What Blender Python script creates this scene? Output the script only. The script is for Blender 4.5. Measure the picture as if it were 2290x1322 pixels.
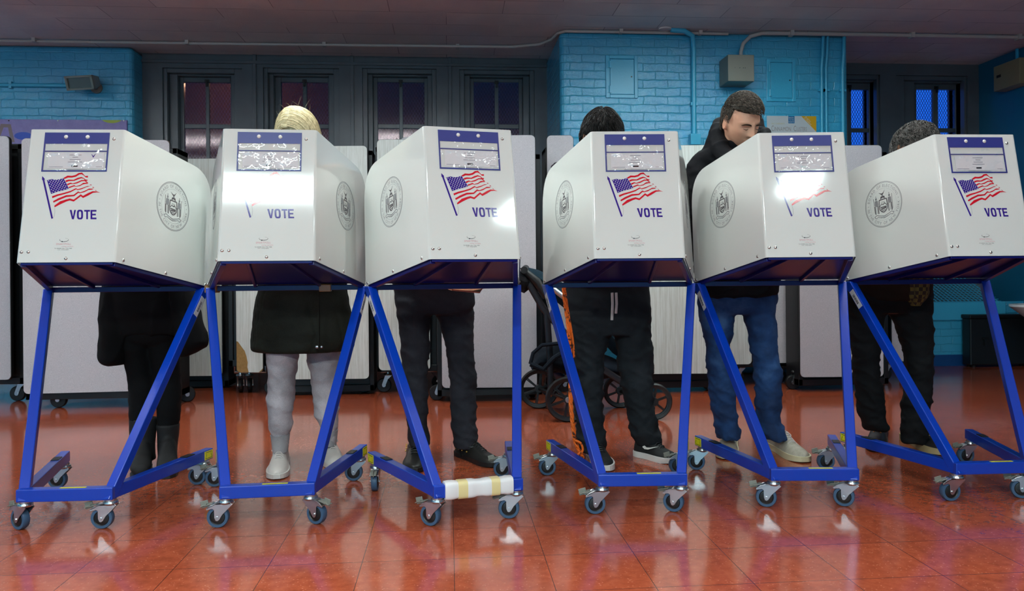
import bpy, bmesh, math, random
from math import sin, cos, pi, radians as R, sqrt, atan2
from mathutils import Vector as V, Matrix as M4, noise as NZ
from mathutils.geometry import tessellate_polygon
random.seed(7)
for o in list(bpy.data.objects): bpy.data.objects.remove(o)
SC = bpy.context.scene
COL = SC.collection

# ---------------- camera, world, exposure, large lights ----------------
F = 1750.0; HC = 0.90; CX = 1145.0; CY = 612.35; RO = -0.0084; YAW = R(4.64)
cam = bpy.data.cameras.new('camera'); camo = bpy.data.objects.new('camera', cam); COL.objects.link(camo)
camo.matrix_world = M4.Translation((0, 0, HC)) @ M4.Rotation(-YAW, 4, 'Z') @ M4.Rotation(pi/2, 4, 'X') @ M4.Rotation(RO, 4, 'Z')
cam.sensor_width = 36; cam.sensor_fit = 'HORIZONTAL'; cam.lens = 36*F/2290; cam.shift_y = (CY-661)/2290
cam.clip_start = 0.05; cam.clip_end = 100
SC.camera = camo
vs = SC.view_settings; vs.view_transform = 'Standard'; vs.look = 'None'; vs.gamma = 1; vs.exposure = 0.5; vs.use_curve_mapping = False

def srgb(r, g, b):
    f = lambda c: (c/255/12.92) if c/255 <= 0.04045 else ((c/255+0.055)/1.055)**2.4
    return (f(r), f(g), f(b), 1)

w = bpy.data.worlds.new('dusk_sky'); SC.world = w; w.use_nodes = True
bgn = w.node_tree.nodes['Background']; bgn.inputs[0].default_value = (0.012, 0.13, 0.72, 1); bgn.inputs[1].default_value = 1.0

CEIL = 3.0; YB = 7.6; YP = 6.69; YPL = 7.38; XR = 5.43; XL = -6.0; YF = -5.0
def area(name, x, y, sx, sy, e, col=(0.81, 1, 0.99)):
    l = bpy.data.lights.new(name, 'AREA'); l.shape = 'RECTANGLE'; l.size = sx; l.size_y = sy; l.energy = e; l.color = col
    o = bpy.data.objects.new(name, l); o.location = (x, y, CEIL-0.075); COL.objects.link(o); return o
LIGHTS = [  # x, y, size x, size y, watts down, watts of added uplight (hung fixtures only)
    (-1.12, -0.18, 1.25, 0.32, 66, 0), (2.25, -0.19, 0.28, 0.36, 18, 0), (-3.6, -3.0, 1.25, 0.36, 120, 0), (0.2, -3.0, 1.25, 0.36, 200, 0),
    (-4.7, 5.1, 1.25, 0.06, 14, 0), (-4.5, 4.3, 1.25, 0.06, 12, 0), (2.3, 5.1, 1.25, 0.06, 15, 0), (1.8, 4.3, 1.25, 0.06, 12, 0),
    (-0.75, 3.5, 1.25, 0.1, 26, 45), (-3.9, 3.0, 1.25, 0.1, 5, 45), (1.9, 3.0, 1.25, 0.1, 5, 45)]
for i, (x, y, sx, sy, e, up_) in enumerate(LIGHTS):
    lo = area('lamp_light', x, y, sx, sy, e)
    if up_: lo.location.z = 2.70; lu = area('added_uplight', x, y, sx, .16, up_, (.90, .97, .98)); lu.location.z = 2.77; lu.rotation_euler = (pi, 0, 0)  # upward fill lights added to brighten the ceiling, no known source

# ---------------- camera maths (photo pixel -> place) ----------------
def ray(px, py):
    u = px-CX; v = py-CY; c, s = cos(RO), sin(RO); u, v = c*u+s*v, -s*u+c*v
    x, y, z = u/F, 1.0, -v/F
    return V((cos(YAW)*x+sin(YAW)*y, -sin(YAW)*x+cos(YAW)*y, z))
O = V((0, 0, HC))
def at(px, py, D): return O+ray(px, py)*D
def atY(px, py, Y): r = ray(px, py); return O+r*(Y/r.y)
def atX(px, py, X): r = ray(px, py); return O+r*(X/r.x)
def atG(px, py, z=0.0): r = ray(px, py); return O+r*((z-HC)/r.z)
CR = V((cos(YAW), -sin(YAW), 0)); CF = V((sin(YAW), cos(YAW), 0))

# ---------------- materials ----------------
def mat(name, col, rough=0.5, metal=0.0, spec=0.5, coat=0.0, emit=None, es=0.0):
    m = bpy.data.materials.new(name); m.use_nodes = True; b = m.node_tree.nodes['Principled BSDF']
    b.inputs['Base Color'].default_value = col if len(col) == 4 else (*col, 1)
    b.inputs['Roughness'].default_value = rough; b.inputs['Metallic'].default_value = metal
    b.inputs['Specular IOR Level'].default_value = spec; b.inputs['Coat Weight'].default_value = coat; b.inputs['Coat Roughness'].default_value = 0.08
    if emit: b.inputs['Emission Color'].default_value = emit; b.inputs['Emission Strength'].default_value = es
    return m
class NT:
    def __init__(s, m): s.m = m; s.t = m.node_tree; s.b = s.t.nodes['Principled BSDF']
    def n(s, k, **kw):
        x = s.t.nodes.new(k)
        for a, b in kw.items(): setattr(x, a, b)
        return x
    def l(s, a, b): s.t.links.new(a, b)
    def tc(s, out='Object', sc=(1, 1, 1), rot=(0, 0, 0), loc=(0, 0, 0)):
        c = s.n('ShaderNodeTexCoord'); mp = s.n('ShaderNodeMapping'); s.l(c.outputs[out], mp.inputs[0])
        mp.inputs['Scale'].default_value = sc; mp.inputs['Rotation'].default_value = rot; mp.inputs['Location'].default_value = loc
        return mp.outputs[0]
    def noise(s, vec, scale, detail=3, rough=0.5):
        x = s.n('ShaderNodeTexNoise'); s.l(vec, x.inputs['Vector']); x.inputs['Scale'].default_value = scale; x.inputs['Detail'].default_value = detail; x.inputs['Roughness'].default_value = rough
        return x.outputs['Fac']
    def ramp(s, fac, *st):
        x = s.n('ShaderNodeValToRGB'); s.l(fac, x.inputs[0]); cr = x.color_ramp
        while len(cr.elements) < len(st): cr.elements.new(0.5)
        for e, (p, c) in zip(cr.elements, st): e.position = p; e.color = c if len(c) == 4 else (*c, 1)
        return x.outputs[0]
    def mix(s, fac, a, b, mode='MIX'):
        x = s.n('ShaderNodeMix', data_type='RGBA', blend_type=mode)
        for k, v in ((0, fac), (6, a), (7, b)):
            if hasattr(v, 'is_output') or hasattr(v, 'links'): s.l(v, x.inputs[k])
            else: x.inputs[k].default_value = v
        return x.outputs[2]
    def math(s, op, a, b=0.0):
        x = s.n('ShaderNodeMath', operation=op)
        for k, v in ((0, a), (1, b)):
            if hasattr(v, 'links'): s.l(v, x.inputs[k])
            else: x.inputs[k].default_value = v
        return x.outputs[0]
    def bump(s, h, strength, dist=0.01, prev=None):
        x = s.n('ShaderNodeBump'); s.l(h, x.inputs['Height']); x.inputs['Strength'].default_value = strength; x.inputs['Distance'].default_value = dist
        if prev is not None: s.l(prev, x.inputs['Normal'])
        return x.outputs[0]

def fabric(name, col, scale=300, var=0.25, rough=0.9, bs=0.3, col2=None, vs_=6):
    m = mat(name, col, rough, spec=0.2); t = NT(m); v = t.tc()
    n1 = t.noise(v, scale, 4, 0.7); n2 = t.noise(v, vs_, 4, 0.6)
    c = [min(1, k*(1+var)) for k in col[:3]]; d = [k*(1-var) for k in col[:3]]
    if col2: c = col2[:3]
    f = t.math('ADD', t.math('MULTIPLY', n1, 0.5), t.math('MULTIPLY', n2, 0.5))
    t.l(t.ramp(f, (0.38, (*d, 1)), (0.62, (*c, 1))), t.b.inputs['Base Color'])
    t.l(t.bump(n1, bs, 0.002), t.b.inputs['Normal'])
    return m

def make_brick(name, base, dark, swap):
    m = mat(name, base, 0.2, spec=1.0); t = NT(m)
    c = t.n('ShaderNodeTexCoord'); sp = t.n('ShaderNodeSeparateXYZ'); cb = t.n('ShaderNodeCombineXYZ'); t.l(c.outputs['Object'], sp.inputs[0])
    t.l(sp.outputs[1 if swap else 0], cb.inputs[0]); t.l(sp.outputs[2], cb.inputs[1]); t.l(sp.outputs[0 if swap else 1], cb.inputs[2])
    wn = t.noise(cb.outputs[0], 9, 3); wv = t.n('ShaderNodeVectorMath', operation='MULTIPLY_ADD')
    t.l(wn, wv.inputs[0]); wv.inputs[1].default_value = (0.035, 0.03, 0); t.l(cb.outputs[0], wv.inputs[2])
    br = t.n('ShaderNodeTexBrick'); t.l(wv.outputs[0], br.inputs['Vector'])
    br.inputs['Scale'].default_value = 1; br.inputs['Brick Width'].default_value = 0.215; br.inputs['Row Height'].default_value = 0.072
    br.inputs['Mortar Size'].default_value = 0.006; br.inputs['Mortar Smooth'].default_value = 1.0; br.offset = 0.5
    n1 = t.noise(cb.outputs[0], 45, 6, 0.65); n2 = t.noise(cb.outputs[0], 1.6, 3); n3 = t.noise(cb.outputs[0], 260, 3, 0.6)
    colr = t.mix(t.ramp(n2, (0.35, (0, 0, 0)), (0.7, (1, 1, 1))), base, dark)
    t.l(t.mix(t.math('MULTIPLY', br.outputs['Fac'], 0.12), colr, tuple(k*0.6 for k in base[:3])+(1,)), t.b.inputs['Base Color'])
    h = t.math('ADD', t.math('MULTIPLY', br.outputs['Fac'], -0.55), t.math('ADD', t.math('MULTIPLY', n1, 0.6), t.math('ADD', t.math('MULTIPLY', n3, 0.16), t.math('MULTIPLY', t.noise(cb.outputs[0], 13, 2), 0.9))))
    t.l(t.bump(h, 0.62, 0.010), t.b.inputs['Normal'])
    t.l(t.ramp(n1, (0.3, (0.05,)*3), (0.7, (0.15,)*3)), t.b.inputs['Roughness'])
    return m
BLUE = srgb(66, 180, 218); BLUED = srgb(48, 158, 202)
m_brick = make_brick('blue_painted_brick', BLUE, BLUED, False); m_brick_side = make_brick('blue_painted_brick_side', BLUE, BLUED, True)
m_bluepaint = mat('blue_gloss_paint', BLUE, 0.3)
t = NT(m_bluepaint); t.l(t.bump(t.noise(t.tc(), 60, 4), 0.25, 0.003), t.b.inputs['Normal'])
m_base = mat('dark_blue_base_paint', srgb(18, 72, 130), 0.35)
t = NT(m_base); t.l(t.bump(t.noise(t.tc(), 40, 4), 0.3, 0.004), t.b.inputs['Normal'])

m_floor = mat('red_vinyl_tile', srgb(150, 72, 48), 0.16, spec=0.5, coat=0.25); t = NT(m_floor)
v = t.tc(loc=(-0.01+0.287*40, 0.1, 0))
br = t.n('ShaderNodeTexBrick'); t.l(v, br.inputs['Vector']); br.offset = 0.0; br.inputs['Scale'].default_value = 1
br.inputs['Brick Width'].default_value = 0.287; br.inputs['Row Height'].default_value = 0.287; br.inputs['Mortar Size'].default_value = 0.0011; br.inputs['Mortar Smooth'].default_value = 0.3
br.inputs['Color1'].default_value = (0, 0, 0, 1); br.inputs['Color2'].default_value = (1, 1, 1, 1); br.inputs['Mortar'].default_value = (0.5, 0.5, 0.5, 1)
n1 = t.noise(v, 26, 5, 0.7); n2 = t.noise(v, 2.2, 4, 0.6); vo = t.n('ShaderNodeTexVoronoi'); t.l(v, vo.inputs['Vector']); vo.inputs['Scale'].default_value = 62
vs2 = t.tc(sc=(1, 3.2, 1), rot=(0, 0, 0.5)); vo2 = t.n('ShaderNodeTexVoronoi'); t.l(vs2, vo2.inputs['Vector']); vo2.inputs['Scale'].default_value = 34
c0 = t.ramp(n1, (0.3, srgb(142, 64, 38)), (0.5, srgb(162, 76, 48)), (0.72, srgb(178, 90, 58)))
c1 = t.mix(t.math('MULTIPLY', br.outputs['Color'], 0.22), c0, srgb(182, 92, 62))
c2 = t.mix(t.ramp(vo.outputs['Distance'], (0.05, (1, 1, 1)), (0.17, (0, 0, 0))), c1, srgb(214, 130, 100))
c2 = t.mix(t.ramp(vo2.outputs['Distance'], (0.04, (0.8,)*3), (0.13, (0, 0, 0))), c2, srgb(232, 160, 128))
c3 = t.mix(t.ramp(n2, (0.45, (0, 0, 0)), (0.8, (0.5,)*3)), c2, srgb(122, 60, 44))
t.l(t.mix(br.outputs['Fac'], c3, srgb(66, 32, 26)), t.b.inputs['Base Color'])
t.l(t.ramp(n2, (0.3, (0.10,)*3), (0.75, (0.2,)*3)), t.b.inputs['Roughness'])
t.l(t.bump(t.math('ADD', t.math('MULTIPLY', n2, 1.0), t.math('MULTIPLY', br.outputs['Fac'], -0.12)), 0.12, 0.01), t.b.inputs['Normal'])

m_ceil = mat('brown_grey_ceiling_tile', srgb(140, 122, 126), 0.75, spec=0.25); t = NT(m_ceil)
v = t.tc(); br = t.n('ShaderNodeTexBrick'); t.l(v, br.inputs['Vector']); br.inputs['Scale'].default_value = 1
br.inputs['Brick Width'].default_value = 0.9; br.inputs['Row Height'].default_value = 0.3; br.inputs['Mortar Size'].default_value = 0.003; br.inputs['Mortar Smooth'].default_value = 0.2
br.inputs['Color1'].default_value = srgb(218, 204, 202); br.inputs['Color2'].default_value = srgb(232, 220, 216); br.inputs['Mortar'].default_value = srgb(236, 226, 222)
n1 = t.noise(v, 3, 4); n2 = t.noise(v, 55, 4, 0.7); vo = t.n('ShaderNodeTexVoronoi'); t.l(v, vo.inputs['Vector']); vo.inputs['Scale'].default_value = 38
seam = t.n('ShaderNodeTexBrick'); t.l(v, seam.inputs['Vector']); seam.inputs['Scale'].default_value = 1; seam.inputs['Brick Width'].default_value = 0.9; seam.inputs['Row Height'].default_value = 0.3; seam.inputs['Mortar Size'].default_value = 0.003
for k in ('Color1', 'Color2'): seam.inputs[k].default_value = br.inputs[k].default_value
seam.inputs['Mortar'].default_value = srgb(130, 114, 118)
brc = t.mix(t.ramp(t.noise(v, 1.3, 2), (0.55, (0, 0, 0)), (0.6, (1, 1, 1))), seam.outputs['Color'], br.outputs['Color'])
c = t.mix(t.ramp(n1, (0.35, (0, 0, 0)), (0.7, (0.6,)*3)), brc, srgb(200, 192, 196))
c = t.mix(t.ramp(t.math('MULTIPLY', vo.outputs['Distance'], t.math('ADD', n1, 0.6)), (0.04, (0.8,)*3), (0.09, (0, 0, 0))), c, srgb(70, 60, 64))
t.l(c, t.b.inputs['Base Color']); t.l(t.bump(n2, 0.5, 0.004), t.b.inputs['Normal'])

def paintwood(name, col):
    m = mat(name, col, 0.3, spec=0.5); t = NT(m); n1 = t.noise(t.tc(sc=(1, 1, 0.08)), 40, 4, 0.7); n2 = t.noise(t.tc(), 5, 3)
    t.l(t.mix(n2, tuple(k*0.75 for k in col[:3])+(1,), tuple(k*1.3 for k in col[:3])+(1,)), t.b.inputs['Base Color'])
    t.l(t.bump(n1, 0.25, 0.003), t.b.inputs['Normal']); return m
m_gframe = paintwood('dark_grey_window_paint', srgb(88, 96, 102)); m_gframe_dk = paintwood('near_black_window_paint', srgb(26, 28, 34))
m_glass = bpy.data.materials.new('wired_glass'); m_glass.use_nodes = True; nt = m_glass.node_tree; nt.nodes.clear()
_o = nt.nodes.new('ShaderNodeOutputMaterial'); _m = nt.nodes.new('ShaderNodeMixShader'); _t = nt.nodes.new('ShaderNodeBsdfTransparent'); _g = nt.nodes.new('ShaderNodeBsdfGlossy'); _f = nt.nodes.new('ShaderNodeFresnel')
_f.inputs[0].default_value = 1.5; _g.inputs['Roughness'].default_value = 0.05; _t.inputs[0].default_value = (0.95, 0.88, 0.92, 1)
nt.links.new(_f.outputs[0], _m.inputs[0]); nt.links.new(_t.outputs[0], _m.inputs[1]); nt.links.new(_g.outputs[0], _m.inputs[2]); nt.links.new(_m.outputs[0], _o.inputs[0])
m_clear = m_glass.copy(); m_clear.name = 'clear_vinyl'
_c = m_clear.node_tree; _b = _c.nodes.new('ShaderNodeBump'); _n = _c.nodes.new('ShaderNodeTexNoise'); _n.inputs['Scale'].default_value = 22; _n.inputs['Detail'].default_value = 1.5
_k = _c.nodes.new('ShaderNodeTexCoord'); _c.links.new(_k.outputs['Object'], _n.inputs['Vector']); _c.links.new(_n.outputs['Fac'], _b.inputs['Height']); _b.inputs['Strength'].default_value = 0.5; _b.inputs['Distance'].default_value = 0.03
for nn in _c.nodes:
    if nn.type == 'BSDF_GLOSSY': _c.links.new(_b.outputs[0], nn.inputs['Normal']); nn.inputs['Roughness'].default_value = 0.08
    if nn.type == 'MIX_SHADER':
        for lk in list(nn.inputs[0].links): _c.links.remove(lk)
        nn.inputs[0].default_value = 0.09
    if nn.type == 'BSDF_TRANSPARENT': nn.inputs[0].default_value = (1, 1, 1, 1)

m_white = mat('white_gloss_sheet', srgb(214, 217, 212), 0.07, spec=0.5, coat=0.3)
m_blue = mat('royal_blue_enamel', srgb(0, 58, 172), 0.3, spec=0.5, coat=0.2)
t = NT(m_blue); t.l(t.bump(t.noise(t.tc(), 90, 3), 0.06, 0.002), t.b.inputs['Normal'])
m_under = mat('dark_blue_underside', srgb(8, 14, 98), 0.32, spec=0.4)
m_chrome = mat('zinc_plated_steel', (0.62, 0.62, 0.63), 0.28, metal=1.0); m_bolt = mat('bolt_steel', (0.55, 0.53, 0.5), 0.3, metal=1.0)
m_rubber = mat('blue_grey_rubber', srgb(58, 84, 112), 0.5); m_black = mat('black_plastic', srgb(16, 16, 18), 0.45); m_blackm = mat('black_steel', srgb(14, 14, 16), 0.4)
m_yellow = mat('yellow_sticker', srgb(226, 214, 20), 0.5); m_ink = mat('black_ink', srgb(40, 38, 42), 0.1, coat=0.3); m_seal = mat('grey_seal_ink', srgb(134, 134, 136), 0.5); m_seald = mat('dark_seal_ink', srgb(88, 82, 86), 0.5)
m_navy = mat('navy_print', srgb(48, 26, 132), 0.1, coat=0.3); m_red = mat('red_print', srgb(206, 18, 40), 0.1, coat=0.3); m_pvc = mat('blue_vinyl', srgb(44, 52, 128), 0.4)
m_paper = mat('white_paper', srgb(214, 212, 214), 0.6); m_grayink = mat('grey_print', srgb(130, 128, 138), 0.6); m_pinkink = mat('pale_red_print', srgb(206, 140, 148), 0.6); m_pearl = mat('white_snap', srgb(226, 224, 216), 0.3)
m_dred = mat('dark_red_print', srgb(90, 20, 40), 0.5)
m_lam = mat('grey_speckled_laminate', srgb(186, 184, 188), 0.4); t = NT(m_lam); n_ = t.noise(t.tc(), 330, 3, 0.8)
t.l(t.mix(t.ramp(n_, (0.35, (0, 0, 0)), (0.65, (1, 1, 1))), srgb(154, 152, 158), srgb(190, 188, 192)), t.b.inputs['Base Color'])
m_lamw = mat('pale_wood_grain_laminate', srgb(214, 220, 216), 0.35); t = NT(m_lamw); n_ = t.noise(t.tc(sc=(1, 1, 0.03)), 90, 4, 0.8)
t.l(t.mix(t.ramp(n_, (0.4, (0, 0, 0)), (0.7, (1, 1, 1))), srgb(206, 212, 208), srgb(172, 176, 168)), t.b.inputs['Base Color'])
m_board = mat('brown_chipboard', srgb(150, 116, 60), 0.8); t = NT(m_board); n_ = t.noise(t.tc(), 60, 5, 0.7); t.l(t.mix(n_, srgb(112, 84, 40), srgb(176, 140, 84)), t.b.inputs['Base Color'])
m_galv = mat('grey_galvanised_box', srgb(132, 132, 122), 0.5, metal=0.25); m_beige = mat('beige_enclosure', srgb(140, 130, 98), 0.5)
m_conduit = mat('pale_painted_conduit', srgb(186, 180, 176), 0.4); m_ctape = mat('brown_tape', srgb(150, 110, 60), 0.3)

# ---------------- mesh builder ----------------
class MB:
    def __init__(s): s.v = []; s.f = []; s.m = []
    def add(s, vs_, fs, mi=0, M=None):
        b = len(s.v); s.v += [(M @ V(p) if M is not None else V(p)) for p in vs_]; s.f += [tuple(i+b for i in f) for f in fs]; s.m += [mi]*len(fs); return s
    def box(s, lo, hi, mi=0, M=None):
        (a, b, c), (d, e, f) = lo, hi
        return s.add([(a, b, c), (d, b, c), (d, e, c), (a, e, c), (a, b, f), (d, b, f), (d, e, f), (a, e, f)], [(0, 3, 2, 1), (4, 5, 6, 7), (0, 1, 5, 4), (1, 2, 6, 5), (2, 3, 7, 6), (3, 0, 4, 7)], mi, M)
    def beam(s, p, q, w, h, side=None, mi=0, cp=None, cq=None):   # rectangular tube p->q; side = direction of width w; optional cut-plane normals
        p, q = V(p), V(q); d = (q-p).normalized(); sd = V(side) if side is not None else (V((0, 0, 1)).cross(d) if abs(d.z) < .95 else V((1, 0, 0)))
        sd = (sd-d*sd.dot(d)).normalized(); up = d.cross(sd); L = []
        for base, cn in ((p, cp), (q, cq)):
            for a, b in ((-1, -1), (1, -1), (1, 1), (-1, 1)):
                k = base+sd*(a*w/2)+up*(b*h/2)
                if cn is not None: n = V(cn); k = k+d*((base-k).dot(n)/d.dot(n))
                L.append(k)
        return s.add(L, [(0, 3, 2, 1), (4, 5, 6, 7), (0, 1, 5, 4), (1, 2, 6, 5), (2, 3, 7, 6), (3, 0, 4, 7)], mi)
    def loft(s, rings, mi=0, cap=True, closed=True, M=None):
        n = len(rings[0]); vs_ = [p for r in rings for p in r]; fs = []
        for i in range(len(rings)-1):
            for j in range(n if closed else n-1):
                k = (j+1) % n; fs.append((i*n+j, i*n+k, (i+1)*n+k, (i+1)*n+j))
        if cap: fs.append(tuple(range(n-1, -1, -1))); fs.append(tuple((len(rings)-1)*n+j for j in range(n)))
        return s.add(vs_, fs, mi, M)
    def tube(s, pts, r, seg=10, mi=0, cap=True, ry=None, ref=None):
        pts = [V(p) for p in pts]; n = len(pts); rr = r if isinstance(r, (list, tuple)) else [r]*n; rings = []; u = None
        for i in range(n):
            d = (pts[min(i+1, n-1)]-pts[max(i-1, 0)]).normalized()
            if u is None:
                g = V(ref) if ref is not None else (V((0, 0, 1)) if abs(d.z) < .9 else V((1, 0, 0))); u = (g-d*g.dot(d)).normalized()
            else: u = (u-d*u.dot(d)).normalized()
            w_ = d.cross(u); q = (ry[i] if isinstance(ry, (list, tuple)) else ry) if ry is not None else rr[i]
            rings.append([pts[i]+u*(cos(2*pi*k/seg)*rr[i])+w_*(sin(2*pi*k/seg)*q) for k in range(seg)])
        return s.loft(rings, mi, cap)
    def cyl(s, p, q, r, seg=20, mi=0, r2=None): return s.tube([p, q], [r, r if r2 is None else r2], seg, mi)
    def lathe(s, prof, org, ax, seg=28, mi=0):   # prof: (radius, height) pairs, closed solid
        ax = V(ax).normalized(); g = V((0, 0, 1)) if abs(ax.z) < .9 else V((1, 0, 0)); u = (g-ax*g.dot(ax)).normalized(); w_ = ax.cross(u); org = V(org)
        return s.loft([[org+ax*h+(u*cos(2*pi*k/seg)+w_*sin(2*pi*k/seg))*max(r, 1e-4) for k in range(seg)] for r, h in prof], mi)
    def ring(s, prof, org, ax, seg=32, mi=0):    # closed profile revolved -> torus-like
        ax = V(ax).normalized(); g = V((0, 0, 1)) if abs(ax.z) < .9 else V((1, 0, 0)); u = (g-ax*g.dot(ax)).normalized(); w_ = ax.cross(u); org = V(org); n = len(prof); vs_ = []; fs = []
        for k in range(seg):
            d = u*cos(2*pi*k/seg)+w_*sin(2*pi*k/seg); vs_ += [org+ax*h+d*r for r, h in prof]
            for j in range(n): a = k*n+j; b = k*n+(j+1) % n; c = ((k+1) % seg)*n; fs.append((a, b, c+(j+1) % n, c+j))
        return s.add(vs_, fs, mi)
    def poly(s, pts, M, h=0.0004, mi=0):         # flat 2-D polygon with a little thickness, in the XZ plane of M facing -Y
        a = [(x, -h, z) for x, z in pts]; b = [(x, 0, z) for x, z in pts]; n = len(pts); tri = tessellate_polygon([[V((x, z, 0)) for x, z in pts]])
        fs = [tuple(t_) for t_ in tri]+[(i, (i+1) % n, (i+1) % n+n, i+n) for i in range(n)]
        return s.add(a+b, fs, mi, M)
    def prism(s, pts, M, y0, y1, mi=0):
        n = len(pts); tri = tessellate_polygon([[V((x, z, 0)) for x, z in pts]])
        fs = [tuple(t_) for t_ in tri]+[tuple(i+n for i in reversed(t_)) for t_ in tri]+[(i, i+n, (i+1) % n+n, (i+1) % n) for i in range(n)]
        return s.add([(x, y0, z) for x, z in pts]+[(x, y1, z) for x, z in pts], fs, mi, M)
    def ball(s, c, rx, ry=None, rz=None, seg=14, mi=0, M=None):
        ry = rx if ry is None else ry; rz = rx if rz is None else rz; c = V(c)
        rings = [[c+V((rx*sin(pi*i/seg)*cos(2*pi*k/(2*seg)), ry*sin(pi*i/seg)*sin(2*pi*k/(2*seg)), rz*cos(pi*i/seg))) for k in range(2*seg)] for i in range(1, seg)]
        return s.loft(rings, mi, True, True, M)
    def obj(s, name, mats, parent=None, smooth=False, bevel=0, seg=2, ang=35, local=True):
        me = bpy.data.meshes.new(name); me.from_pydata([tuple(p) for p in s.v], [], s.f); me.validate()
        for m_ in (mats if isinstance(mats, (list, tuple)) else [mats]): me.materials.append(m_)
        if len(me.polygons) == len(s.m): me.polygons.foreach_set('material_index', s.m)
        bm = bmesh.new(); bm.from_mesh(me); bmesh.ops.recalc_face_normals(bm, faces=bm.faces); bm.to_mesh(me); bm.free()
        if smooth: me.shade_smooth()
        o = bpy.data.objects.new(name, me); COL.objects.link(o)
        if parent is not None: o.parent = parent
        if bevel:
            b = o.modifiers.new('bevel', 'BEVEL'); b.width = bevel; b.segments = seg; b.limit_method = 'ANGLE'; b.angle_limit = R(ang); b.harden_normals = False
        if smooth or bevel:
            try: me.set_sharp_from_angle(angle=R(40)) if smooth else None
            except Exception: pass
        return o
def thing(name, label, cat, loc=(0, 0, 0), rz=0, group=None):
    o = bpy.data.objects.new(name, None); o.empty_display_size = 0.1; o.location = loc; o.rotation_euler = (0, 0, rz); COL.objects.link(o); return tag(o, label, cat, group)
def tag(o, label, cat, group=None, kind=None):
    o['label'] = label; o['category'] = cat
    if group: o['group'] = group
    if kind: o['kind'] = kind
    return o
def struct(o): o['kind'] = 'structure'; return o
def remeshed(mb, name, mats, parent, voxel, smooth=6, fac=0.5, disp=None, smat=None):
    o = mb.obj(name, mats, None, False); md = o.modifiers.new('r', 'REMESH'); md.mode = 'VOXEL'; md.voxel_size = voxel; md.adaptivity = 0
    if smooth: sm = o.modifiers.new('s', 'SMOOTH'); sm.iterations = smooth; sm.factor = fac
    dg = bpy.context.evaluated_depsgraph_get(); dg.update(); me = bpy.data.meshes.new_from_object(o.evaluated_get(dg)); o.modifiers.clear(); old = o.data; o.data = me; bpy.data.meshes.remove(old)
    me.name = name; me.materials.clear()
    for m_ in (mats if isinstance(mats, (list, tuple)) else [mats]): me.materials.append(m_)
    if disp:
        ns = [v_.normal.copy() for v_ in me.vertices]
        for v_, n_ in zip(me.vertices, ns): v_.co += n_*disp(v_.co)
    me.shade_smooth()
    if parent is not None: o.parent = parent
    return o
def copy_tree(o, parent=None):
    c = o.copy(); COL.objects.link(c); c.parent = parent
    for k in [q for q in bpy.data.objects if q.parent == o]: copy_tree(k, c)
    return c
_gl = {}
def glyph(ch):
    if ch not in _gl:
        cu = bpy.data.curves.new('g', 'FONT'); cu.body = ch; cu.size = 1; o = bpy.data.objects.new('g', cu); COL.objects.link(o)
        dg = bpy.context.evaluated_depsgraph_get(); dg.update(); me = bpy.data.meshes.new_from_object(o.evaluated_get(dg))
        vs_ = [v_.co.copy() for v_ in me.vertices]; fs = [tuple(p.vertices) for p in me.polygons]
        wd = (max([v_.x for v_ in vs_])-min([v_.x for v_ in vs_])) if vs_ else .25
        x0 = min([v_.x for v_ in vs_]) if vs_ else 0
        _gl[ch] = ([V((v_.x-x0, v_.y, 0)) for v_ in vs_], fs, wd)
        bpy.data.objects.remove(o); bpy.data.curves.remove(cu); bpy.data.meshes.remove(me)
    return _gl[ch]
def text(mb, s, M, size, mi=0, align='L', sx=1.0, gap=0.09, h=0.0006, bold=0.0):
    tot = sum((glyph(c)[2] if c != ' ' else .22)+gap for c in s)*size*sx; x = {'L': 0, 'C': -tot/2, 'R': -tot}[align]
    for c in s:
        if c == ' ': x += (.22+gap)*size*sx; continue
        vs_, fs, wd = glyph(c)
        for b in ((0,) if not bold else (-bold, bold)):
            mb.add([(x+p.x*size*sx+b*size, -h, p.y*size) for p in vs_], fs, mi, M)
        x += (wd+gap)*size*sx
    return tot
# ---------------- the room ----------------
def kid(o, root):   # parent a mesh whose vertices are in world coordinates
    o.parent = root; o.matrix_parent_inverse = (M4.Translation(root.location) @ M4.Rotation(root.rotation_euler[2], 4, 'Z')).inverted(); return o
m_shaded_wall = mat('shaded_blue_wall_paint', srgb(16, 104, 138), .4); t = NT(m_shaded_wall); t.l(t.bump(t.noise(t.tc(), 60, 4), .25, .003), t.b.inputs['Normal'])  # blue wall paint with the right wall's shade mixed into its colour
struct(MB().box((XL, YF, -0.1), (XR+.3, 8.0, 0)).obj('floor', m_floor))
struct(MB().box((XL, YF, CEIL), (XR+.3, 8.0, CEIL+.1)).obj('ceiling', m_ceil))
struct(MB().box((XL-.2, YF, 0), (XL, 8.0, CEIL)).obj('wall_left', m_brick_side))
struct(MB().box((XR, YF, 0), (XR+.2, 8.0, CEIL)).obj('wall_right', m_shaded_wall))
struct(MB().box((XL, YF-.2, 0), (XR, YF, CEIL)).obj('wall_front', m_bluepaint))
XP0, XP1, XPL = 0.975, 3.56, -2.85
struct(MB().box((XL, YPL, 0), (XPL, 7.95, CEIL)).obj('wall_left_pier', m_brick, bevel=.05, seg=4))
struct(MB().box((XP0, YP, 0), (XP1, 7.95, CEIL)).obj('wall_right_pier', m_brick, bevel=.05, seg=4))

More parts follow.
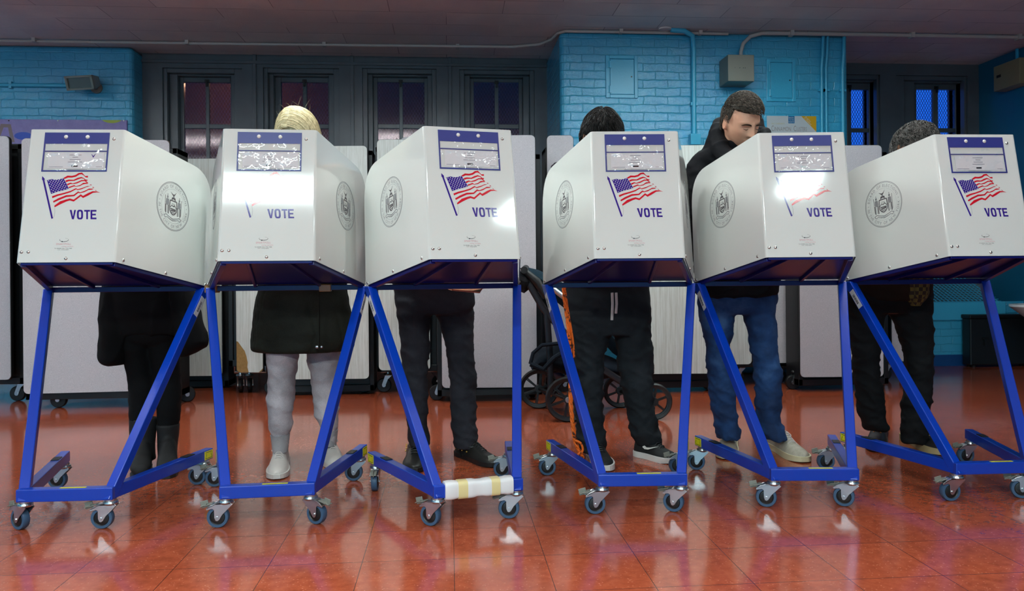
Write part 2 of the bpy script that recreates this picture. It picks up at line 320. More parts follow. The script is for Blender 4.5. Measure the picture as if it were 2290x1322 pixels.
def xz(px, py, Y): p = atY(px, py, Y); return p.x, p.z
WIN = [ # opening px left,right,top ; sash px left,right ; panes (l,r),(l,r)
    ((363, 541), 151, (376, 526), 164, (404, 521), (411, 459), (467, 515)),
    ((588, 758), 151, (600, 747), 164, (616, 737), (628, 676), (685, 733)),
    ((810, 976), 152, (822, 966), 165, (835, 955), (843, 891), (899, 947)),
    ((1027, 1195), 155, (1038, 1184), 167, (1050, 1166), (1058, 1104), (1113, 1158)),
    ((1800, 1968), 165, (1812, 1957), 177, (1840, 1948), (1852, 1890), (1900, 1939)),
    ((2004, 2164), 168, (2018, 2152), 180, (2033, 2144), (2045, 2083), (2094, 2132))]
ZS = 1.30
openings = []
def hole_wall(name, x0, x1, ops, m):
    mb = MB(); cur = x0
    for a, b, zt in ops: mb.box((cur, YB, 0), (a, YB+.3, CEIL)); mb.box((a, YB, zt), (b, YB+.3, CEIL)); mb.box((a, YB, 0), (b, YB+.3, ZS)); cur = b
    mb.box((cur, YB, 0), (x1, YB+.3, CEIL)); return struct(mb.obj(name, m))
ops = []
for wd in WIN:
    a = xz(wd[0][0], wd[1], YB); b = xz(wd[0][1], wd[1], YB); ops.append((max(a[0], XP1+.02) if wd[0][0] > 1700 and wd[0][0] < 1900 else a[0], b[0], a[1]))
hole_wall('wall_back', XPL, XP0, ops[:4], m_gframe); hole_wall('wall_back_right', XP1, XR, ops[4:], m_gframe)
def nested(mb, x0, x1, z0, z1, X0, X1, Z0, Z1, y0, y1):  # frame between outer (x0..z1) and inner (X0..Z1)
    mb.box((x0, y0, z0), (X0, y1, z1)); mb.box((X1, y0, z0), (x1, y1, z1)); mb.box((X0, y0, Z1), (X1, y1, z1)); mb.box((X0, y0, z0), (X1, y1, Z0))
for i, wd in enumerate(WIN):
    root = bpy.data.objects.new('window_%d' % (i+1), None); COL.objects.link(root); struct(root); a, b, zt = ops[i]; root.location = ((a+b)/2, YB, ZS)
    y1, y2, y3 = YB+.05, YB+.11, YB+.17
    i0 = xz(wd[2][0], wd[3], y1); i1 = xz(wd[2][1], wd[3], y1); s0 = xz(wd[4][0], wd[3]+2, y3)[0]; s1 = xz(wd[4][1], 0, y3)[0]
    if i == 4: i0 = (max(i0[0], a+.03), i0[1])
    mb = MB(); nested(mb, a, b, ZS, zt, i0[0], i1[0], ZS+.03, i0[1], YB+.02, YB+.3); kid(mb.obj('window_frame', m_gframe, bevel=.004), root)
    if i == 4: s0 = max(s0, i0[0]+.01)
    top = i0[1]-.012; mb = MB(); nested(mb, i0[0], i1[0], ZS+.03, i0[1], s0, s1, ZS+.05, top, y2-.03, y2+.16)
    ya = y3; pl, pr = wd[5], wd[6]
    px = [xz(p, 0, ya)[0] for p in (*pl, *pr)]; pyt = 185 if i < 4 else 201
    zr = [xz((pl[0]+pr[1])/2, y, ya)[1] for y in ((pyt, pyt+93, pyt+103, pyt+196, pyt+206, pyt+290) if i < 4 else (pyt, pyt+86, pyt+95, pyt+181, pyt+190, pyt+270))]
    if i == 4: px[0] = max(px[0], s0+.04)
    # sash: outer, muntins
    mb.box((s0, ya-.02, ZS+.05), (px[0], ya+.03, top)); mb.box((px[3], ya-.02, ZS+.05), (s1, ya+.03, top)); mb.box((px[0], ya-.02, zr[0]), (px[3], ya+.03, top)); mb.box((px[0], ya-.02, ZS+.05), (px[3], ya+.03, zr[5]))
    mb.box((px[1], ya-.015, zr[5]), (px[2], ya+.02, zr[0]))
    for k in (1, 3): mb.box((px[0], ya-.012, zr[k+1]), (px[3], ya+.02, zr[k]))
    kid(mb.obj('window_sash', m_gframe, bevel=.004), root)
    g = MB(); g.box((px[0]-.005, ya+.0, zr[5]-.005), (px[3]+.005, ya+.004, zr[0]+.005)); kid(g.obj('glass_pane', m_glass), root)
    # diamond wire
    wm = MB(); dark = i > 3; sx_, sz_ = (.028, .05) if dark else (.03, .05); yy = ya+(.03 if dark else .006); r_ = .0022 if dark else .0009
    x0, x1, z0, z1 = px[0], px[3], zr[5], zr[0]; k = sz_/sx_; n = int((x1-x0+(z1-z0)/k)/sx_)+2
    for j in range(-n, n):
        for sg in (1, -1):
            c_ = x0+j*sx_   # line: x = c + sg*(z-z0)/k
            zz = [z0, z1]; xs = [c_+sg*(q-z0)/k for q in zz]; P = V((xs[0], zz[0])); Q = V((xs[1], zz[1])); d = Q-P; t0, t1 = 0, 1
            if abs(d.x) > 1e-9:
                ta, tb = (x0-P.x)/d.x, (x1-P.x)/d.x; t0, t1 = max(t0, min(ta, tb)), min(t1, max(ta, tb))
            if t1 > t0+.001:
                p, q = P+d*t0, P+d*t1; wm.tube([(p.x, yy, p.y), (q.x, yy, q.y)], r_, 4, cap=False)
    kid(wm.obj('wire_mesh', m_blackm if dark else m_chrome), root)
    lt = MB(); cx = (px[1]+px[2])/2; lt.box((cx-.02, ya-.035, top-.05), (cx+.02, ya-.018, top-.02)); lt.box((cx-.008, ya-.05, top-.09), (cx+.008, ya-.03, top-.03)); kid(lt.obj('window_latch', m_blackm, bevel=.002), root)
# battens on the wall between the windows
for n_, (pxs, z0) in enumerate((((566, 574), 0), ((784, 792), 0), ((1003, 1010), 0))):
    a = xz(pxs[0], 200, YB)[0]; b = xz(pxs[1], 200, YB)[0]; mb = MB(); mb.box((a, YB-.02, 0), (b, YB+.01, CEIL)); struct(mb.obj('trim_%d' % (n_+1), m_gframe, bevel=.004))
mb = MB(); mb.box((XPL, YB-.025, xz(700, 150, YB)[1]+.02), (XP0, YB+.01, xz(700, 146, YB)[1]+.03)); struct(mb.obj('trim_4', m_gframe, bevel=.004))
# outside wall seen through the four centre windows
m_out = mat('outside_brick', srgb(78, 48, 28), 0.9)
struct(MB().box((-4.2, 9.3, 0), (1.05, 9.5, 3.9)).obj('wall_outside', m_out))
pl = bpy.data.lights.new('added_warm_light', 'POINT'); pl.energy = 7; pl.color = (1, .55, .3); pl.shadow_soft_size = .08; po = bpy.data.objects.new('added_warm_light', pl); po.location = (-2.3, 8.6, 3.0); COL.objects.link(po)  # unseen warm fill light, added outside to redden the view through the centre windows

# radiator recess on the right: brick front, lip and sloping grille
XG = atY(2245, 690, 7.0).x
struct(MB().box((XP1, 7.0, 0), (XR, 7.08, .60)).obj('wall_radiator', m_brick))
struct(MB().box((XP1, 6.985, 0), (XR, 7.0, .105)).obj('baseboard_back_right', m_base))
rc = thing('radiator_cover', 'blue radiator cover with square-holed sloping grille under the far right windows', 'radiator cover', (4.5, 7.0, .56))
kid(MB().box((XP1, 6.972, .43), (XG, 6.999, .60)).obj('front_lip', m_bluepaint, bevel=.006), rc)
g = MB(); p0, p1 = V((0, 7.0, .604)), V((0, 7.57, .86)); nr = 15; ncol = int((XG-.05-XP1)/.04)
for k in range(nr+1): q = p0.lerp(p1, k/nr); g.beam((XP1, q.y, q.z), (XG-.03, q.y, q.z), .012, .004)
for k in range(ncol+1): x_ = XP1+.01+k*.04; g.beam((x_, p0.y, p0.z), (x_, p1.y, p1.z), .012, .004, side=(1, 0, 0))
kid(g.obj('grille', m_bluepaint), rc)
kid(MB().box((XP1, 7.12, .1), (XG, 7.4, .45)).obj('radiator_core', m_black), rc)

# conduits
mb = MB(); zc = CEIL-.022
pts = [(XL+.02, 7.2, zc), (-2, 7.18, zc), (0.6, 7.14, zc), (.84, 7.05, zc), (.93, 6.9, zc), (.96, 6.72, zc), (1.02, 6.655, zc), (1.2, 6.655, zc), (2.45, 6.655, zc)]
mb.tube(pts, .012, 8)
for x_ in (-4.9, -3.6, -2.3, -1.1, .1): mb.box((x_-.015, 7.15, CEIL-.034), (x_+.015, 7.21, CEIL-.0))
for x_ in (1.5, 2.2): mb.box((x_-.015, 6.63, CEIL-.034), (x_+.015, 6.68, CEIL))
tag(mb.obj('ceiling_conduit', m_conduit, smooth=True), 'thin pale conduit along the ceiling edge across the dark windows', 'conduit')
def ppx(px, py, off=.03): return atY(px, py, YP-off)
X2 = ppx(1655, 120).x
mb = MB(); pts = [(X2, 6.64, 2.72), (X2, 6.64, 2.82), (X2+.02, 6.635, 2.89), (X2+.08, 6.625, 2.95), (X2+.18, 6.62, zc), (X2+.5, 6.61, zc), (4.0, 6.61, zc), (XR-.01, 6.61, zc)]
mb.tube(pts, .017, 10)
for x_ in (3.0, 4.1, 5.1): mb.box((x_-.015, 6.58, CEIL-.045), (x_+.015, 6.64, CEIL))
tag(mb.obj('ceiling_conduit', [m_conduit], smooth=True), 'thicker pale conduit curving up from the grey box and running to the right wall', 'conduit')
Xa = ppx(1552, 200).x
mb = MB(); mb.tube([(Xa-.22, 6.6, CEIL-.012), (Xa-.1, 6.6, CEIL-.02), (Xa-.02, 6.63, CEIL-.05), (Xa, 6.66, CEIL-.14), (Xa, 6.668, 2.6), (Xa, 6.668, ppx(1552, 325).z)], .022, 12)
z_ = ppx(1552, 312).z; mb.box((Xa-.045, 6.62, z_-.05), (Xa+.045, 6.69, z_+.045)); mb.box((Xa-.03, 6.655, 2.35), (Xa+.03, 6.69, 2.38))
tag(mb.obj('wall_conduit', m_bluepaint, smooth=True, bevel=.002), 'thick blue painted pipe down the blue brick between the access door and grey box', 'pipe')
for pxv, r_, lab in ((1839, .014, 'left pipe of the close blue pair beside the poster'), (1849, .012, 'right pipe of the close blue pair beside the poster'), (1886, .016, 'lone blue painted pipe at the right edge of the brick pier')):
    xx = ppx(pxv, 200).x; mb = MB(); mb.tube([(xx+.01, 6.655, CEIL-.03), (xx+.006, 6.66, CEIL-.18), (xx, 6.672, CEIL-.3), (xx, 6.672, 1.6), (xx, 6.672, .2)], r_, 10)
    for z_ in (2.5, 1.9): mb.box((xx-.03, 6.665, z_-.01), (xx+.03, 6.69, z_+.01))
    tag(mb.obj('wall_conduit', m_bluepaint, smooth=True), lab, 'pipe')
mb = MB(); p = ppx(1500, 58); mb.cyl((Xa-.27, 6.6, CEIL-.012), (Xa-.27, 6.6, CEIL), .055, 20); tag(mb.obj('junction_cover', m_ceil, bevel=.003), 'round ceiling junction cover at the top of the thick blue pipe', 'junction cover')

# grey box and two access doors on the right pier
a, b = ppx(1628, 121.7, .22), ppx(1687, 182, .22)
bx = thing('electrical_box', 'grey metal electrical box on the blue brick pier above the man in jeans', 'electrical box', ((a.x+b.x)/2, YP-.1, b.z))
kid(MB().box((a.x, YP-.22, b.z), (b.x, YP-.005, a.z)).obj('case', m_galv, bevel=.004), bx)
for k, ox in enumerate((-.055, -.012, .018, .034)): mb = MB(); mb.cyl((bx.location.x+ox, YP-.2235, (a.z+b.z)/2+.0), (bx.location.x+ox, YP-.219, (a.z+b.z)/2), .003 if k else .002, 8); kid(mb.obj('knockout_hole', m_ink), bx)
for (l_, t_, r_, bt), lab in (((1354, 124, 1426, 220), 'blue painted access door on the glossy brick left of the thick pipe'), ((1713, 132, 1779, 228), 'blue painted access door above the cereal poster')):
    a, b = atY(l_, t_, YP), atY(r_, bt, YP); d = thing('access_door', lab, 'access door', ((a.x+b.x)/2, YP, b.z))
    mb = MB(); nested(mb, a.x, b.x, b.z, a.z, a.x+.035, b.x-.03, b.z+.03, a.z-.03, YP-.012, YP+.002); kid(mb.obj('door_frame', m_bluepaint, bevel=.003), d)
    kid(MB().box((a.x+.038, YP-.009, b.z+.033), (b.x-.033, YP+.002, a.z-.033)).obj('door_leaf', m_bluepaint, bevel=.002), d)
    mb = MB()
    for q in (.2, .78): z_ = b.z+(a.z-b.z)*q; mb.cyl((a.x+.028, YP-.014, z_-.03), (a.x+.028, YP-.014, z_+.03), .007, 8); mb.box((a.x+.01, YP-.016, z_-.03), (a.x+.05, YP-.008, z_+.03))
    kid(mb.obj('hinge', m_bluepaint), d)
    kid(MB().cyl((b.x-.055, YP-.013, (a.z+b.z)/2), (b.x-.055, YP-.008, (a.z+b.z)/2), .006, 12).obj('lock', m_ink), d)

# cereal poster
a, b = atY(1715, 259, YP-.006), atY(1826, 350, YP-.006); W_ = b.x-a.x; H_ = a.z-b.z
ps = thing('poster', 'white cereal poster with a yellow corner on the blue brick pier', 'poster', (a.x, YP-.004, b.z))
MP = M4.Translation((a.x, YP-.006, a.z))
mb = MB(); mb.box((a.x, YP-.006, b.z), (b.x, YP-.001, a.z)); kid(mb.obj('sheet', mat('poster_card', srgb(196, 202, 206), .4)), ps)
u = W_/111
mb = MB(); mb.poly([(77*u, 0), (111*u, 0), (111*u, -34*u)], MP, .0008); kid(mb.obj('corner_banner', mat('mustard_print', srgb(214, 164, 10), .5)), ps)
mb = MB(); mb.poly([(48*u, 0), (62*u, 0), (62*u, -16*u), (48*u, -16*u)], MP, .0008); kid(mb.obj('badge', mat('blue_badge_print', srgb(20, 110, 160), .5)), ps)
mb = MB(); MQ = lambda x, z, r=0: MP @ M4.Translation((x*u, -.0008, z*u)) @ M4.Rotation(r, 4, 'Y') @ M4.Rotation(pi/2*0, 4, 'X')
def ptext(mb, s, x, z, size, sx=1.0, r=0, al='L', mi=0, h=.0006):
    text(mb, s, MQ(x, z, r) @ M4(((1, 0, 0, 0), (0, 1, 0, 0), (0, 0, 1, 0), (0, 0, 0, 1))), size*u, mi, al, sx, .12)
# glyphs are laid out in x and y: turn y into z
_text = text
def text(mb, s, M, size, mi=0, align='L', sx=1.0, gap=0.09, h=0.0006, bold=0.0):
    tot = sum((glyph(c)[2] if c != ' ' else .22)+gap for c in s)*size*sx; x = {'L': 0, 'C': -tot/2, 'R': -tot}[align]
    for c in s:
        if c == ' ': x += (.22+gap)*size*sx; continue
        vs_, fs, wd = glyph(c)
        for b in ((0,) if not bold else (-bold, 0, bold)): mb.add([(x+p.x*size*sx+b*size, -h, p.y*size) for p in vs_], fs, mi, M)
        x += (wd+gap)*size*sx
    return tot
ptext(mb, 'BACK', 55, -5.5, 4.2, .95, al='C'); ptext(mb, 'TO THE', 55, -9.6, 3.2, .9, al='C'); ptext(mb, 'ROOTS', 55, -14.4, 4.4, .8, al='C')
kid(mb.obj('white_lettering', m_paper), ps); mb = MB(); ptext(mb, 'Breakfast', 86, -2.5, 4.6, .8, R(45)); ptext(mb, 'for Champions!', 83, -4.5, 4.4, .75, R(45))
kid(mb.obj('white_lettering', m_paper), ps)
mb = MB(); ptext(mb, 'ONLY 7 INGREDIENTS', 10, -18.5, 4.6, .62); kid(mb.obj('small_lettering', mat('tan_print', srgb(196, 184, 130), .5)), ps)
mb = MB(); ptext(mb, 'C', 10, -33, 17, .5); ptext(mb, 'INNAMON', 16.5, -33, 13, .60); ptext(mb, 'C', 60, -33, 17, .5); ptext(mb, 'LUSTERS', 66.5, -33, 13, .44)
m_bg = mat('brown_grey_print', srgb(150, 138, 136), .5); kid(mb.obj('lettering', m_bg), ps); mb = MB(); ptext(mb, 'for your', 38, -43, 6, .8); ptext(mb, 'CEREAL', 68, -45, 13, .52); kid(mb.obj('lettering', m_bg), ps)

# mural board on the left pier
a, b = atY(-60, 266, YPL-.02), atY(285, 420, YPL-.02)
mu = thing('mural_board', 'purple mural board with green arcs on the left blue brick pier', 'mural', (a.x, YPL-.01, b.z))
m_purple = mat('lilac_paint', srgb(142, 124, 190), .45); t = NT(m_purple); n_ = t.noise(t.tc(), 14, 5, .7); t.l(t.mix(n_, srgb(120, 104, 172), srgb(168, 152, 210)), t.b.inputs['Base Color'])
kid(MB().box((a.x, YPL-.02, b.z), (b.x, YPL-.001, a.z)).obj('board', m_purple, bevel=.003), mu)
def disc(cx, cy, rx, ry, lo=None, n=28):
    c = atY(cx, cy, YPL-.02); e = atY(cx+rx, cy, YPL-.02); k = e.x-c.x; q = k*ry/rx; return [(c.x+k*cos(2*pi*i/n), min(c.z+q*sin(2*pi*i/n), a.z-.001)) for i in range(n)]
MI = M4.Translation((0, YPL-.0202, 0))
m_lime = mat('lime_paint', srgb(176, 190, 70), .5)
for cx, rx in ((8, 18), (115, 34), (250, 25)): mb = MB(); mb.poly([p for p in disc(cx, 262, rx, 14)], MI); kid(mb.obj('green_arc', m_lime), mu)
mb = MB(); mb.poly(disc(52, 304, 20, 9), MI); kid(mb.obj('blue_oval', mat('blue_mural_paint', srgb(60, 90, 200), .5)), mu)
P_ = lambda x, y: (lambda q: (q.x, q.z))(atY(x, y, YPL-.02))
mb = MB(); mb.poly([P_(2, 277), (P_(24, 278)), P_(33, 318), P_(24, 318), P_(18, 285), P_(8, 285), P_(-4, 318), P_(-12, 318)], MI); kid(mb.obj('brown_figure', mat('brown_mural_paint', srgb(138, 116, 118), .5)), mu)
for x_, y_ in ((130, 270), (277, 270), (20, 270)): q = atY(x_, y_, YPL-.02); mb = MB(); mb.cyl((q.x, YPL-.024, q.z), (q.x, YPL-.02, q.z), .006, 10); kid(mb.obj('screw', m_ink), mu)

# flood lamp and its conduit on the left pier
q = atY(188, 184, YPL-.14); fl = thing('floodlight', 'small grey rectangular floodlight on the left blue brick pier', 'floodlight', tuple(q))
ML = M4.Translation(q) @ M4.Rotation(R(-14), 4, 'Z') @ M4.Rotation(R(18), 4, 'X'); s_ = .135
mb = MB(); fr = [[(-s_, -.05, -.062), (s_, -.05, -.062), (s_, -.05, .062), (-s_, -.05, .062)], [(-s_*.8, .07, -.04), (s_*.8, .07, -.04), (s_*.8, .07, .04), (-s_*.8, .07, .04)]]
mb.loft(fr, M=ML); kid(mb.obj('housing', m_galv, bevel=.006), fl)
mb = MB()
for lo, hi in (((-s_, -.068, -.062), (-s_+.022, -.05, .062)), ((s_-.022, -.068, -.062), (s_, -.05, .062)), ((-s_, -.068, .044), (s_, -.05, .062)), ((-s_, -.068, -.062), (s_, -.05, -.044))): mb.box(lo, hi, M=ML)
kid(mb.obj('rim', m_galv, bevel=.002), fl)
kid(MB().box((-s_+.02, -.056, -.046), (s_-.02, -.0505, .046), M=ML).obj('lens', mat('dull_grey_lens', srgb(96, 98, 92), .2)), fl)
mb = MB(); mb.cyl((q.x+.05, YPL-.1, q.z-.02), (q.x+.05, YPL, q.z-.02), .02, 12); mb.cyl((q.x+.05, YPL-.02, q.z-.02), (q.x+.05, YPL, q.z-.02), .05, 20); kid(mb.obj('bracket', m_galv), fl)
c_ = atY(0, 190, YPL-.02); mb = MB(); mb.tube([(XL+.05, YPL-.02, c_.z), (q.x-.0, YPL-.02, c_.z)], .017, 10)
for x_ in (-4.6, -3.9): mb.box((x_-.012, YPL-.035, c_.z-.03), (x_+.012, YPL, c_.z+.03))
tag(mb.obj('wall_conduit', m_bluepaint, smooth=True), 'horizontal blue painted conduit running to the floodlight on the left pier', 'pipe')

# right wall: beige box, basin, black chest
a, b = atX(2224, 152, XR-.12), atX(2283, 187.5, XR-.12)
bb = thing('wall_enclosure', 'beige metal box mounted high on the right blue wall', 'electrical box', (XR-.06, (a.y+b.y)/2, 2.63))
kid(MB().box((XR-.13, b.y, 2.63), (XR-.002, a.y, 2.87)).obj('case', m_beige, bevel=.004), bb)
kid(MB().box((XR-.134, a.y-.1, 2.75), (XR-.13, a.y-.045, 2.775)).obj('slot', m_ink), bb)
mb = MB(); mb.tube([(XR-.02, (a.y+b.y)/2, 2.86), (XR-.02, (a.y+b.y)/2, CEIL)], .015, 8); tag(mb.obj('wall_conduit', m_bluepaint, smooth=True), 'short blue pipe from the beige box up to the ceiling', 'pipe')
ch = thing('equipment_chest', 'large black chest on the floor against the right blue wall', 'chest', (4.9, 6.75, 0))
x0 = atY(2170, 760, 6.84).x
kid(MB().box((x0, 6.84, .02), (XR-.02, 6.955, .45)).obj('body', m_black, bevel=.01), ch)
kid(MB().box((x0-.01, 6.83, .45), (XR-.01, 6.96, .486)).obj('lid', m_black, bevel=.008), ch)
mb = MB(); mb.box((x0+.13, 6.825, .2), (x0+.15, 6.84, .27)); mb.box((x0+.11, 6.815, .26), (x0+.17, 6.83, .275)); kid(mb.obj('latch', m_blackm, bevel=.002), ch)
for x_ in (x0+.05, XR-.08):
    for y_ in (6.87, 6.93): mb = MB(); mb.cyl((x_, y_, 0), (x_, y_, .03), .02, 12); kid(mb.obj('foot', m_blackm), ch)
bs = thing('wash_basin', 'white basin on the right blue wall above the black chest', 'basin', (XR-.2, 6.33, .5))
q = at(2288, 690, 6.6); xb = q.x; mb = MB(); rr = []
for z_, k in ((.40, .55), (.46, .72), (.52, .86), (.56, .95), (.58, 1.0), (.60, 1.0), (.60, .9), (.55, .8)): rr.append([(XR-.005-(XR-xb)*k*(.5+.5*cos(t_))*1.0, 6.33+.24*k*sin(t_), z_) for t_ in [pi*2*i/28 for i in range(28)]])
mb.loft(rr); kid(mb.obj('bowl', mat('white_enamel', srgb(222, 222, 224), .25), smooth=True), bs)
mb = MB(); mb.cyl((XR-.2, 6.33, .34), (XR-.2, 6.33, .42), .02, 12); mb.tube([(XR-.2, 6.33, .35), (XR-.12, 6.33, .33), (XR, 6.33, .33)], .016, 10); kid(mb.obj('drain_pipe', m_chrome), bs)
# ceiling light housings over the lamps, on rods where an uplight was added
for x, y, sx, sy, e, up_ in LIGHTS:
    t_ = thing('ceiling_light', 'white boxed fluorescent ceiling light above the room, outside the picture', 'ceiling light', (x, y, 2.703 if up_ else CEIL-.07), 0, 'fluorescent ceiling lights')
    mb = MB(); mb.box((-sx/2-.03, -sy/2-.03, .0), (sx/2+.03, sy/2+.03, .064)); [mb.cyl((q*sx*.35, 0, .05), (q*sx*.35, 0, .295), .006, 8) for q in (-1, 1) if up_]; mb.obj('housing', mat('white_housing', srgb(220, 220, 220), .5) if 'white_housing' not in bpy.data.materials else bpy.data.materials['white_housing'], t_, bevel=.004)
# ---------------- voting booths ----------------
BO = [(-1.364, 2.890, -1.08), (-.653, 2.862, 3.01), (.105, 2.812, 12.78), (.713, 2.855, -3.67), (1.377, 2.857, -5.73), (2.119, 2.875, -1.17)]
BM = [M4.Translation((x, y, 0)) @ M4.Rotation(R(a), 4, 'Z') for x, y, a in BO]
A1, A2, P3, P4 = V((.169, .029, .954)), V((.167, .128, 1.447)), V((.332, .545, .855)), V((.326, .631, 1.342))
mir = lambda p: V((-p.x, p.y, p.z))
def plane_frame(o_, ex, ref):   # ex in the plane, ref another vector in it; returns frame whose -Y faces outward
    ex = ex.normalized(); ez = (ref-ex*ref.dot(ex)).normalized(); ey = ez.cross(ex); m_ = M4((ex, ey, ez)).transposed() if False else M4(((ex.x, ey.x, ez.x, o_.x), (ex.y, ey.y, ez.y, o_.y), (ex.z, ey.z, ez.z, o_.z), (0, 0, 0, 1))); return m_
MF = plane_frame(V((0, A1.y, A1.z)), V((1, 0, 0)), V((0, A2.y-A1.y, A2.z-A1.z)))
def onplane(b, px, py, M):      # where a photo pixel meets a booth's panel, in panel coordinates
    Mi = (BM[b] @ M).inverted(); o_ = Mi @ O; d = Mi.to_3x3() @ ray(px, py); q = o_+d*(-o_.y/d.y); return (q.x, q.z)
MSL = plane_frame(mir(P3), mir(A1)-mir(P3), mir(P4)-mir(P3)); MSR = plane_frame(A1.copy(), P3-A1, A2-A1)
sl = onplane(5, 1976, 457, MSL); sr_ = onplane(0, 386.5, 462, MSR)
p1 = lambda x, y: onplane(0, 80+x/10.17, 380+y/10.17, MF)
p4 = lambda x, y: onplane(3, x, y, MF)
booth = thing('voting_booth', 'leftmost white voting booth, before the voter in a black coat and boots', 'voting booth', (BO[0][0], BO[0][1], 0), R(BO[0][2]), 'white voting booths on blue wheeled frames')
# privacy screen: one bent sheet
def bez(a, b, c, n=9): return [a.lerp(b, i/n).lerp(b.lerp(c, i/n), i/n) for i in range(n+1)]
cnr = bez(P4+(P3-P4).normalized()*.15, P4, P4+(A2-P4).normalized()*.13)
rside = [A1, P3]+cnr+[A2]; mb = MB(); vs_ = rside+[mir(p) for p in rside]; n = len(rside)
mb.add(vs_, [tuple(range(n)), tuple(range(2*n-1, n-1, -1)), (0, n-1, 2*n-1, n)])
scr = mb.obj('privacy_screen', m_white, booth)
bm = bmesh.new(); bm.from_mesh(scr.data); bmesh.ops.remove_doubles(bm, verts=bm.verts, dist=1e-5); ed = [e for e in bm.edges if len(e.link_faces) == 2]
bmesh.ops.bevel(bm, geom=ed, offset=.007, segments=4, affect='EDGES', profile=.5); bmesh.ops.recalc_face_normals(bm, faces=bm.faces); bm.to_mesh(scr.data); bm.free(); scr.data.shade_smooth(); wn_ = scr.modifiers.new('weighted', 'WEIGHTED_NORMAL'); wn_.weight = 100; wn_.keep_sharp = True
sd = scr.modifiers.new('solidify', 'SOLIDIFY'); sd.thickness = .004; sd.offset = 0
scr.modifiers.move(1, 0)
# writing surface (seen from below) with front and rear rails
mb = MB(); q0, q1 = V((.160, .036, .960)), V((.322, .54, .863)); pl_ = [q0, q1, mir(q1), mir(q0)]
up = (q1-q0).cross(V((-1, 0, 0))).normalized(); up = up if up.z > 0 else -up
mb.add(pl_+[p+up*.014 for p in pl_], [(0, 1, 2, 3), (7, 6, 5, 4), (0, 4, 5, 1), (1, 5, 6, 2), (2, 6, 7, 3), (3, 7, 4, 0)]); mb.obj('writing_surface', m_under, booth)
mb = MB()
for s_ in (-1, 1): mb.beam((s_*.155, .045, .949), (s_*.312, .535, .853), .02, .022)
for x_ in (-.07, .07): mb.beam((x_, .045, .953), (x_*1.9, .53, .858), .012, .014)
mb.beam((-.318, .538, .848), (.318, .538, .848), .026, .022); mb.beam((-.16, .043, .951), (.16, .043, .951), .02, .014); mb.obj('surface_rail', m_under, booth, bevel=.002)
for s_ in (-1, 1):
    MB().beam((s_*.146, .020, .112), (s_*.318, .533, .852), .036, .036, side=(s_*.968, -.249, 0), cp=(0, 0, 1), cq=(0, 0, 1)).obj('leg', m_blue, booth, bevel=.003)
MB().beam((-.166, .020, .1285), (.166, .020, .1285), .036, .045).obj('front_bar', m_blue, booth, bevel=.003)
for s_ in (-1, 1):
    d = V((s_*.157, .61, 0)).normalized()
    fb = MB().beam((s_*.1465, .022, .1285), (s_*.3045, .632, .1285), .036, .045).obj('foot_bar', m_blue, booth, bevel=.003)
    n_ = V((s_*d.y, -s_*d.x*1.0, 0)); n_ = V((s_*abs(d.y), -abs(d.x), 0)); c = V((s_*.3045, .632, .1285))-d*.035+n_*.0183
    MB().beam(c-d*.03, c+d*.03, .001, .036, side=n_).obj('warning_sticker', m_yellow, fb)
    mb = MB()
    for k in (-1, 1): mb.beam(c-d*.022+n_*.0007+V((0, 0, k*.013)), c+d*.022+n_*.0007+V((0, 0, k*.013)), .0004, .0022, side=n_); mb.beam(c+d*(k*.024)+n_*.0007+V((0, 0, -.012)), c+d*(k*.016)+n_*.0007+V((0, 0, .006)), .0004, .002, side=n_)
    mb.obj('sticker_print', m_ink, fb)
    c2 = V((s_*.3045, .632, .1525))-d*.16; MB().beam(c2-d*.03, c2+d*.03, .03, .003).obj('rubber_pad', m_black, fb)
mb = MB(); mb.beam((-.02, .016, .1516), (.07, .016, .1516), .012, .0008); mb.obj('yellow_label', m_yellow, booth)
# legs' barcode labels
def leglabel(par, s_):
    p, q = V((s_*.146, .020, .112)), V((s_*.318, .533, .852)); d = (q-p).normalized(); sd = V((s_*.968, -.249, 0)); sd = (sd-d*sd.dot(d)).normalized(); fr = d.cross(sd)
    fr = fr if fr.y < 0 else -fr; c = q-d*.095+sd*.0185; c0 = c-d*.045; c1 = c+d*.045; lb = MB().beam(c0, c1, .001, .026, side=sd).obj('barcode_label', m_paper, par)
    mb = MB()
    for k in range(12): cc = c0.lerp(c1, .25+k*.045); mb.beam(cc+sd*.0006-fr*.008, cc+sd*.0006+fr*.004, .0004, .0018 if k % 3 else .003, side=sd)
    mb.obj('label_print', m_ink, lb); return lb
# document pouch
L_ = .0008
def quad(a, b): return [(a[0], a[1]), (b[0], a[1]), (b[0], b[1]), (a[0], b[1])]
tl, brr = p4(1351.5, 301.5), p4(1489.5, 384); hb = p4(1420, 325)[1]; mid = p4(1420, 341)[1]
mb = MB(); e = .0055
x0, x1, z1, z0 = tl[0], brr[0], tl[1], brr[1]
mb.poly(quad((x0, hb), (x1, z1)), MF @ M4.Translation((0, -.0025, 0)), .0015); mb.poly(quad((x0, z0), (x0+e, hb)), MF @ M4.Translation((0, -.0025, 0)), .0015); mb.poly(quad((x1-e, z0), (x1, hb)), MF @ M4.Translation((0, -.0025, 0)), .0015)
mb.poly(quad((x0+e, z0), (x1-e, z0+e)), MF @ M4.Translation((0, -.0025, 0)), .0015); mb.poly(quad((x0+e, mid-.002), (x1-e, mid+.002)), MF @ M4.Translation((0, -.0025, 0)), .0015)
pouch = mb.obj('document_pouch', m_pvc, booth)
mb = MB(); mb.poly(quad((x0+.02, z0+.012), (x1-.012, mid-.004)), MF @ M4.Translation((0, -.0027, 0)), .0004); paper = mb.obj('notice', m_paper, pouch)
